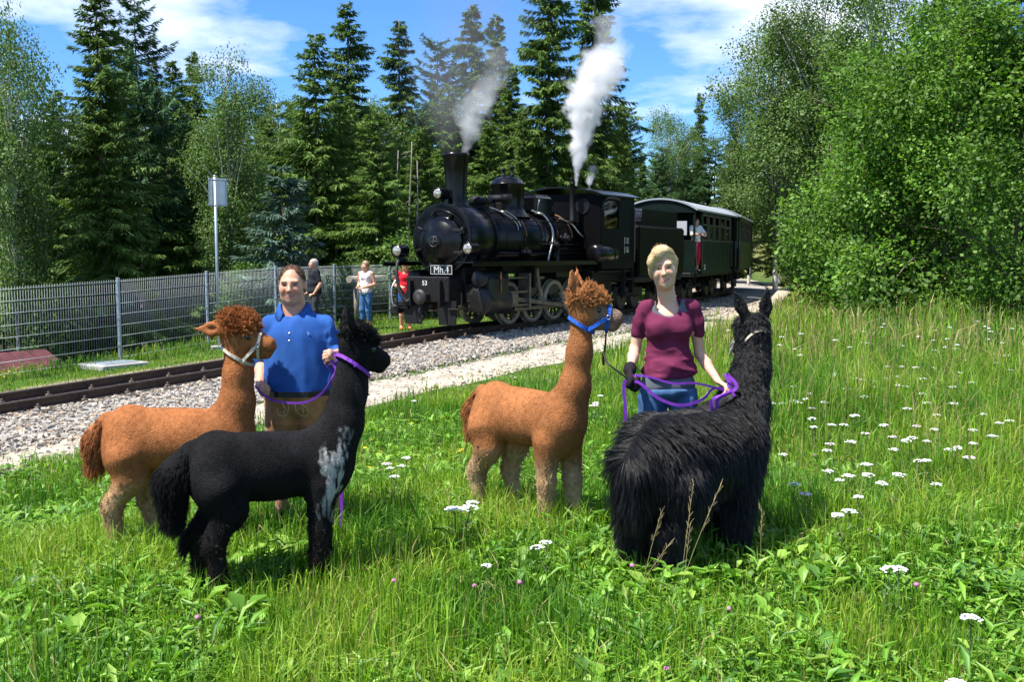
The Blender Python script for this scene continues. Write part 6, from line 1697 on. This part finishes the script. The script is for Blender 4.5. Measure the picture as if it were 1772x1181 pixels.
# broad leaved weeds (dandelion, dock, clover): leaf = 3 x 4 grid, arched
def weeds(n, per, y0, y1, size, rg, tone, pw=1.5, wid=.16, el0=.25):
    x, y, t, e = meadow_pts(n, y0, y1, rg, pw); patch = fbm(np.stack([x * 1.1, y * 1.1, 0 * x], 1), 2, 55); tall = sstep(.8, 3.2, x) * sstep(6., 8.5, y)
    m = (patch > -.35) & (e > .15) & (rg.random(len(x)) > tall * .8); x, y = x[m], y[m]; n = len(x); z = gz(x, y)
    x, y, z = [np.repeat(v, per) for v in (x, y, z)]; N = n * per
    a = rg.random(N) * 6.283; sz = size * (.5 + .9 * rg.random(N)); el = el0 + 1.1 * rg.random(N); wd = wid * (1 + .9 * rg.random(N))
    o = np.stack([np.cos(a), np.sin(a), 0 * a], 1); q = np.stack([-np.sin(a), np.cos(a), 0 * a], 1); x, y = x + rg.normal(0, .03, N), y + rg.normal(0, .03, N); B = np.stack([x, y, z + .02 + .09 * rg.random(N)], 1) + o * .01
    V = []
    for f, ww in ((0, .2), (.55, 1.), (1., .15)):
        c = B + o * (sz * f * np.cos(el * (1 - .3 * f)))[:, None] + np.array([0, 0, 1.]) * (sz * (np.sin(el) * f - .45 * f * f))[:, None]
        for k in (-1, 0, 1): V.append(c + q * (k * ww * wd * sz)[:, None] + np.array([0, 0, 1.]) * (abs(k) * .06 * sz)[:, None])
    V = np.stack(V, 1).reshape(-1, 3); i = np.arange(N)[:, None] * 9
    F = np.concatenate([i + np.array([[r * 3 + c, r * 3 + c + 1, r * 3 + c + 4, r * 3 + c + 3]]) for r in range(2) for c in range(2)], 0)
    C = np.array(tone)[rg.integers(0, len(tone), N)] * (.7 + .6 * rg.random((N, 1)))
    return V, F, np.repeat(C, 9, 0)
wt = [(.115, .265, .022), (.16, .33, .030), (.08, .20, .026), (.23, .38, .06)]
V, F, C = merge([weeds(330, 6, 2.9, 7.5, .12, grg, wt), weeds(3000, 6, 2.9, 8.0, .060, grg, wt), weeds(2300, 6, 2.9, 6.5, .038, grg, wt), weeds(1150, 6, 2.9, 8.0, .13, grg, wt, wid=.055, el0=.55), weeds(1500, 5, 7.5, 12, .08, grg, wt)])
tag(fast('broad_leaved_weeds', V, F, m_weed, None, True, C), 'dandelion and clover leaves low in the grass', 'weeds', kind='stuff')

# ------------------------------------------------------------------ flowers, each a plant
m_stem = mat('flower_stem', (.10, .16, .05), .7)
m_wflower = mat('white_florets', (.80, .80, .78), .7, var=.06, vscale=60.)
m_pflower = mat('pinkish_florets', (.72, .56, .62), .7, var=.08, vscale=60.)
m_yel = mat('yellow_petals', (.75, .52, .02), .6)
m_pink = mat('clover_pink', (.45, .16, .32), .7, var=.2, vscale=80.)
m_straw = mat('straw_stem', (.42, .33, .16), .8)
def at_height(px, py, h):
    d = ray(px, py); a = np.linspace(2.5, 60, 3000); Pp = a[:, None] * d[None] + np.array([0, 0, CAMH])
    z = gz(Pp[:, 0], Pp[:, 1]) + h; k = np.argmax(Pp[:, 2] < z); return Vector((Pp[k, 0], Pp[k, 1], z[k] - h))
def yarrow_proto(seed, m):
    rg = np.random.default_rng(seed); r = empty('yarrow'); mb = MB(); h = .30
    top = Vector((rg.normal(0, .03), rg.normal(0, .03), h)); mb.tube(spline([(0, 0, -.03), (top.x * .3, top.y * .3, h * .5), top - Vector((0, 0, .03))], 4), .0028, 5)
    hd = MB()
    for k in range(30):
        a = rg.random() * 6.28; q = math.sqrt(rg.random()) * .040; c = top + Vector((q * math.cos(a), q * math.sin(a) * .85, -.010 * (q / .04) ** 2 + rg.normal(0, .002)))
        hd.lathe([(.0, 0), (.0068, .002), (.0058, .005), (.0, .0065)], c, n=6, cap=False)
        if k % 4 == 0: mb.tube([top - Vector((0, 0, .035)), c], .0012, 3)
    mb.build('stem', m_stem, r); hd.build('flower_head', m, r)
    lf = MB()
    for k in range(5):
        a = rg.random() * 6.28; b = Vector((0, 0, .04 + .04 * k)); lf.strip([b, b + Vector((math.cos(a) * .03, math.sin(a) * .03, .02)), b + Vector((math.cos(a) * .06, math.sin(a) * .06, .015))], .009, (-math.sin(a), math.cos(a), 0), .001)
    lf.build('leaf', m_stem, r); return r
YP = [yarrow_proto(1, m_wflower), yarrow_proto(2, m_wflower), yarrow_proto(3, m_pflower)]; yused = [False] * 3
zq = [(1275, 215), (1310, 240), (1335, 265), (1440, 250), (690, 262), (570, 305), (980, 288), (1140, 245), (1115, 300), (1395, 320), (905, 335), (1105, 340), (1215, 405), (870, 435), (910, 435), (1055, 442), (1440, 452), (580, 480), (810, 490), (885, 482), (1000, 492), (760, 505), (785, 530), (875, 525), (1165, 535), (1250, 512), (710, 578), (995, 568), (385, 600), (435, 592), (400, 612), (470, 630), (1020, 612), (1135, 615), (925, 640), (1065, 670), (455, 685), (665, 672), (485, 730), (805, 718), (1025, 722), (1070, 740), (1265, 745), (1385, 712), (670, 800), (1025, 800), (945, 778), (1255, 810), (540, 845), (1245, 865), (1140, 843), (740, 915), (980, 890), (655, 970), (715, 960), (610, 988), (370, 1003), (790, 1005), (415, 1070), (605, 1160), (1085, 1005), (320, 290), (300, 330), (385, 350), (1180, 330), (650, 340), (730, 320), (1290, 300), (1430, 700), (1350, 775), (880, 840), (560, 720), (615, 720)]
yq = [(1240 + a / 2.812, 480 + b / 2.812) for a, b in zq] + [(788, 879), (802, 877), (816, 869), (690, 801), (679, 811), (700, 806), (668, 802), (684, 826), (706, 792), (720, 694), (1028, 698), (1042, 685), (1046, 703), (1012, 690), (1555, 986), (1530, 982), (1680, 1066), (930, 944), (845, 978), (945, 940), (1660, 1180), (1130, 575), (1260, 572)]
yq += [(1290 + 470 * grg.random(), 560 + 330 * grg.random() ** 1.3) for _ in range(38)]
for k, (px, py) in enumerate(yq):
    h = .30 if px > 1000 else .26; v = 2 if k % 9 == 4 else k % 2; b = at_height(px, py, h); sc = h / .30 * (.85 + .35 * grg.random()); big = 1.5 if 780 < px < 806 else 1.
    if yused[v]: o = dup(YP[v])
    else: o = YP[v]; yused[v] = True
    b.z += h - .30 * sc; o.location = b; o.rotation_euler = (0, 0, grg.random() * 6.28); o.scale = (sc * big, sc * big, sc)
    tag(o, 'pink-tinged flat-topped yarrow flower in the meadow' if v == 2 else 'white flat-topped yarrow flower head on a thin stem in the meadow', 'flower', 'yarrow flowers in the meadow')
def small(name, m, n_pet, rr, hgt, pts, label, cat, group):
    r = empty(name); MB().tube([(0, 0, -.02), (.004, 0, hgt * .5), (0, 0, hgt)], .0018, 4).build('stem', m_stem, r); hd = MB()
    if n_pet:
        for k in range(n_pet):
            a = 6.283 * k / n_pet; d = Vector((math.cos(a), math.sin(a), .35)); hd.strip([(0, 0, hgt), Vector((0, 0, hgt)) + d * rr * .6, Vector((0, 0, hgt)) + d * rr], rr * .8, (-math.sin(a), math.cos(a), 0), .001)
    else: hd.lathe([(0, -rr * .7), (rr * .7, -rr * .5), (rr, 0), (rr * .8, rr * .6), (.0, rr)], (0, 0, hgt + rr * .5), n=9, cap=False)
    hd.build('flower_head', m, r); first = True
    for px, py in pts:
        o = r if first else dup(r); first = False; o.location = at_height(px, py, hgt); o.rotation_euler = (grg.normal(0, .15), grg.normal(0, .15), grg.random() * 6)
        tag(o, label, cat, group)
small('buttercup', m_yel, 5, .016, .24, [(641, 763), (633, 775), (620, 806), (629, 810), (707, 728), (705, 732), (757, 722), (797, 784), (801, 780), (643, 782), (646, 800), (12, 640), (18, 646), (8, 652), (24, 642), (660, 742)], 'small yellow buttercup in the grass', 'flower', 'buttercups in the grass')
small('clover_flower', m_pink, 0, .014, .13, [(820, 1017), (738, 811), (1085, 983), (1150, 1165), (343, 1070), (896, 1016), (1560, 870), (1410, 790), (1386, 760), (1500, 920), (1700, 640), (1452, 705), (680, 1010), (1218, 880), (1590, 1010), (1270, 1060)], 'round pink clover flower in the grass', 'flower', 'clover flowers in the grass')
for k, (b, tp) in enumerate([((1165, 1000), (1248, 838)), ((1175, 985), (1200, 838)), ((1108, 975), (1145, 885)), ((1080, 1015), (1160, 940)), ((1180, 990), (1195, 905)), ((1315, 960), (1318, 880))]):
    p = on_ground(b[0], b[1] + 55); q = at(tp[0], tp[1], p.y); r = empty('seed_stalk', p); d = q - p
    pts = spline([(0, 0, 0), d * .5 + Vector((0, 0, .02)), d], 5); MB().tube(pts, .0010, 4).build('stem', m_straw, r); mb = MB()
    for j in range(16):
        f = .62 + .38 * j / 15; c = d * f; a = grg.random() * 6.28; mb.tube([c, c + Vector((math.cos(a) * .018, math.sin(a) * .018, .012)) + d.normalized() * .012], [.0013, .0005], 4)
    mb.build('seed_head', m_straw, r); tag(r, 'dry straw-coloured grass stalk with seeds in front of the long-haired alpaca', 'grass stalk', 'dry stalks before the long-haired alpaca')
# ================================================================== halters and leads
def web(name, c): return mat(name, c, .6, spec=.3, var=.2, vscale=60., bump=.1, bscale=400.)
m_purple = web('purple_webbing', (.17, .030, .36)); m_blue = web('blue_webbing', (.012, .09, .46)); m_cream = web('worn_cream_webbing', (.50, .44, .34)); m_cordk = web('dark_cord', (.03, .022, .02))
def band(root, S, c, ax, w, m, name, off=.006):
    pts = S.hug(c, ax, 44, off); a = Vector(ax).normalized()
    return MB().strip(pts, w, tuple(a), .004, True).build(name, m, root), pts
def halter(key, m, w=.018, nose=True):
    root, S, H, body = ALP[key]; h = empty('halter'); h.parent = root
    f = Vector(H(1, 0, 0)) - Vector(H(0, 0, 0)); f.normalize(); u = (Vector(H(0, 0, 1)) - Vector(H(0, 0, 0))).normalized()
    _, n1 = band(h, S, H(.128, 0, -.028), f * .98 - u * .10, w, m, 'noseband')
    _, n2 = band(h, S, H(-.045, 0, -.055), f * .45 + u * .9, w, m, 'neck_strap', .012)
    for sy in (-1, 1):
        side = (Vector(H(0, sy, 0)) - Vector(H(0, 0, 0)))
        a = max(n1, key=lambda p: (p - Vector(H(.128, 0, -.035))).dot(side)); b = max(n2, key=lambda p: (p - Vector(H(-.02, 0, -.06))).dot(side) + .6 * (p - Vector(H(0, 0, 0))).dot(f))
        md = (a + b) / 2 + side.normalized() * .018
        MB().strip(spline([a, md, b], 5), w, tuple(u), .004).build('cheek_strap', m, h)
        MB().ring(a + side.normalized() * .004, tuple(side), .012, .003, 14, 6).build('ring', m_pipe, h)
    h.name = 'halter'
    return n1, n2, Matrix.Translation(root.location) @ root.rotation_euler.to_matrix().to_4x4() @ Matrix.Diagonal((*root.scale, 1))
n_b1 = halter('b1', m_cream); n_b2 = halter('b2', m_blue, .022)
root, S, H, _ = ALP['k1']; f = (Vector(H(1, 0, 0)) - Vector(H(0, 0, 0))).normalized(); u = (Vector(H(0, 0, 1)) - Vector(H(0, 0, 0))).normalized(); band(root, S, H(-.03, 0, -.07), f * .35 + u * .95, .02, m_purple, 'halter_strap', .012)
root, S, H, _ = ALP['k2']; f = (Vector(H(1, 0, 0)) - Vector(H(0, 0, 0))).normalized(); u = (Vector(H(0, 0, 1)) - Vector(H(0, 0, 0))).normalized(); band(root, S, H(-.045, 0, -.02), f * .55 + u * .85, .015, m_cream, 'halter_strap', .001)
def lead(name, pts, w, m, label, side=(0, 0, 1), flat=True):
    P_ = spline([Vector(p) for p in pts], 8); o = P_[0].copy(); P_ = [p - o for p in P_]
    r = MB().strip(P_, w, side, .003).build(name, m) if flat else MB().tube(P_, w, 6).build(name, m)
    r.location = o; tag(r, label, 'lead'); return r
def pw(root, p): return root.location + Vector(p)
fist = pw(man, Vector(Jm['wrL']) + Vector((-.01, -.075, -.01)))
nk = ALP['b1'][0].location + Vector((.45, -.06, .97))
yb = fist.y
lead('lead_strap', [at(441, 668, nk.y - .0), at(462, 688, 6.15), at(492, 697, 6.1), at(530, 696, 6.08), at(560, 678, 6.1), at(576, 648, yb), fist + Vector((-.02, -.02, -.05)), fist], .012, m_purple, 'purple lead sagging from the left russet alpaca to the man')
lead('lead_loop', [fist + Vector((-.01, -.02, .0)), at(581, 640, yb - .03), at(575, 655, yb - .04), at(582, 662, yb - .03), at(585, 640, yb - .02), fist + Vector((.01, -.02, -.02))], .014, m_purple, 'purple slack loop hanging from the hand in front of the blue shirt', (1, 0, .2))
lead('lead_tail', [fist + Vector((.015, -.03, .03)), at(594, 610, yb - .07), at(593, 622, yb - .07), at(588, 640, yb - .03), at(586, 700, yb - .02), at(588, 790, yb), at(591, 870, yb), at(590, 912, yb)], .020, m_purple, 'purple strap hanging straight down behind the black alpaca neck', (1, 0, 0))
root, S, H, _ = ALP['k1']; Mk = Matrix.Translation(root.location) @ root.rotation_euler.to_matrix().to_4x4() @ Matrix.Diagonal((*root.scale, 1)); kn = Mk @ Vector(H(-.03, -.10, -.08))
lead('short_lead', [fist + Vector((.02, -.02, .02)), (fist + kn) / 2 + Vector((0, -.02, -.03)), kn], .014, m_purple, 'short purple lead from the man to the black alpaca collar')
gl = pw(wom, Vector(Jw['wrR']) + Vector(Jw['handR'][0]).normalized() * .085); hl = pw(wom, Vector(Jw['wrL']) + Vector(Jw['handL'][0]).normalized() * .10 + Vector((0, 0, -.012)))
jaw = n_b2[2] @ (min(n_b2[0], key=lambda p: p.z))
lead('dark_lead', [jaw, jaw.lerp(gl, .12) + Vector((-.03, 0, -.16)), at(1044, 610, (jaw.y + gl.y) / 2), at(1052, 629, gl.y), gl + Vector((-.02, -.02, .02)), gl], .006, m_cordk, 'thin dark cord from the blue halter to the gloved hand', flat=False)
yg = gl.y - .02
lead('hanging_strap', [gl + Vector((0, -.02, .01)), at(1080, 665, yg), at(1082, 710, yg), at(1083, 752, yg)], .019, m_purple, 'purple strap hanging straight down from the gloved hand', (1, 0, 0))
lead('upper_lead', [gl + Vector((.01, -.01, .03)), at(1120, 652, yg - .03), at(1165, 664, yg - .05), at(1205, 664, yg - .04), hl + Vector((-.02, -.01, .0))], .012, m_purple, 'upper purple lead stretched between both hands')
lead('lower_lead', [gl + Vector((.01, -.02, .0)), at(1108, 664, yg - .04), at(1140, 690, yg - .06), at(1178, 702, yg - .07), at(1215, 692, yg - .05), at(1236, 672, hl.y - .02), hl + Vector((0, -.02, -.01))], .016, m_purple, 'lower purple lead sagging across the jeans')
lead('hand_loop', [hl + Vector((.01, -.02, .0)), at(1236, 690, hl.y - .04), at(1232, 708, hl.y - .04), at(1240, 712, hl.y - .03), at(1244, 690, hl.y - .03), hl + Vector((.03, -.02, .02)), at(1262, 652, hl.y), at(1256, 650, hl.y), hl + Vector((.0, -.02, .03))], .019, m_purple, 'bunched purple loops below the bare hand', (1, 0, .3))
lead('neck_lead', [hl + Vector((.03, -.01, .02)), at(1258, 664, hl.y - .05), at(1272, 686, hl.y - .12)], .012, m_purple, 'purple end running from the hand to the long-haired alpaca')
# ================================================================== steam and smoke: vapour thinning out from a bent axis
def plume(name, path, Y, dens, colr, scale, label, end=.2, wisp=1.5, sharp=2.2, seed=1., grow=1.55):
    """path: photograph pixel and radius in metres, rising from the outlet"""
    Pp = [(at(x, y, Y), r) for x, y, r in path]; o = Pp[0][0].copy(); H = (Pp[-1][0] - o).z
    S_lo = np.min([np.array(p - o) - r * grow - .05 for p, r in Pp], 0); S_hi = np.max([np.array(p - o) + r * grow + .05 for p, r in Pp], 0)
    S = Solid(S_lo, S_hi, max(.035, (S_hi - S_lo).max() / 70))
    for (a, ra), (b, rb) in zip(Pp[:-1], Pp[1:]): S.cone(a - o, b - o, ra * grow, rb * grow, .1)
    m = bpy.data.materials.new(name + '_vapour'); m.use_nodes = True
    N, L = m.node_tree.nodes, m.node_tree.links; N.remove(N['Principled BSDF'])
    def mt(op, a, b=None, clamp=False):
        n = N.new('ShaderNodeMath'); n.operation = op; n.use_clamp = clamp
        for i, v in enumerate((a, b)):
            if v is None: continue
            if isinstance(v, (int, float)): n.inputs[i].default_value = v
            else: L.new(v, n.inputs[i])
        return n.outputs[0]
    t = N.new('ShaderNodeTexCoord'); sp = N.new('ShaderNodeSeparateXYZ'); L.new(t.outputs['Object'], sp.inputs[0])
    zn = mt('DIVIDE', sp.outputs[2], H, True)
    def curve(vals):
        c = N.new('ShaderNodeFloatCurve'); cv = c.mapping.curves[0]
        zs = [max(0., min(1., (p - o).z / H)) for p, r in Pp]
        cv.points[0].location = (zs[0], vals[0]); cv.points[1].location = (1., vals[-1])
        for z, v in list(zip(zs, vals))[1:-1]: cv.points.new(z, v)
        c.mapping.update(); L.new(zn, c.inputs['Value']); return c.outputs[0]
    xs = [(p - o).x for p, r in Pp]; x0, x1 = min(xs) - .01, max(xs) + .01
    cx = mt('ADD', mt('MULTIPLY', curve([(x - x0) / (x1 - x0) for x in xs]), x1 - x0), x0)
    rm = max(r for p, r in Pp); rr = mt('MULTIPLY', curve([r / rm for p, r in Pp]), rm)
    dx = mt('SUBTRACT', sp.outputs[0], cx); d = mt('DIVIDE', mt('SQRT', mt('ADD', mt('MULTIPLY', dx, dx), mt('MULTIPLY', sp.outputs[1], sp.outputs[1]))), rr)
    mp_ = N.new('ShaderNodeMapping'); mp_.inputs['Location'].default_value = (seed, seed * .7, seed * .3); L.new(t.outputs['Object'], mp_.inputs['Vector'])
    n = N.new('ShaderNodeTexNoise'); n.inputs['Scale'].default_value = scale; n.inputs['Detail'].default_value = 6; n.inputs['Roughness'].default_value = .62; n.inputs['Distortion'].default_value = .4; L.new(mp_.outputs[0], n.inputs['Vector'])
    v = mt('ADD', mt('SUBTRACT', 1., d), mt('MULTIPLY', mt('SUBTRACT', n.outputs['Fac'], .5), wisp * 2))
    v = mt('MULTIPLY', v, sharp, True)
    fade = N.new('ShaderNodeMapRange'); fade.inputs['From Min'].default_value = .25; fade.inputs['To Min'].default_value = 1.; fade.inputs['To Max'].default_value = end; L.new(zn, fade.inputs['Value'])
    v = mt('MULTIPLY', mt('MULTIPLY', v, fade.outputs[0]), dens)
    vol = N.new('ShaderNodeVolumePrincipled'); vol.inputs['Color'].default_value = (*colr, 1); vol.inputs['Anisotropy'].default_value = .2
    L.new(v, vol.inputs['Density']); L.new(vol.outputs[0], N['Material Output'].inputs['Volume'])
    r = S.build(name, m, None, None, 2); r.location = o; tag(r, label, 'steam', kind='stuff'); return r
plume('steam_plume', [(997, 318, .05), (999, 295, .10), (1001, 265, .20), (1004, 235, .30), (1009, 205, .40), (1016, 175, .46), (1026, 145, .54), (1036, 118, .60), (1046, 96, .58), (1056, 74, .42)], 24.6, 13., (.985, .985, .99), 1.9, 'tall white steam plume rising in front of the cab', .05, 1.5, 2., 3.)
plume('chimney_steam', [(802, 268, .09), (808, 246, .18), (813, 222, .28), (818, 198, .36), (827, 172, .42), (842, 150, .42), (860, 128, .35)], 21.2, 2.3, (.93, .93, .94), 2.4, 'wispy white steam drifting from the chimney top', .15, 1.25, 2., 8.)
plume('chimney_smoke', [(784, 268, .2), (778, 240, .45), (772, 200, .8), (776, 150, 1.1), (796, 90, 1.4), (826, 30, 1.5)], 21.9, .34, (.45, .44, .44), 1.1, 'thin grey smoke haze above the chimney', .35, 1.2, 1.2, 5.)
plume('steam_puff', [(1020, 322, .04), (1022, 311, .12), (1027, 300, .14)], 25.2, 8., (.97, .97, .98), 4., 'small white puff beside the tall steam plume', .2, 1.2, 2., 2.)
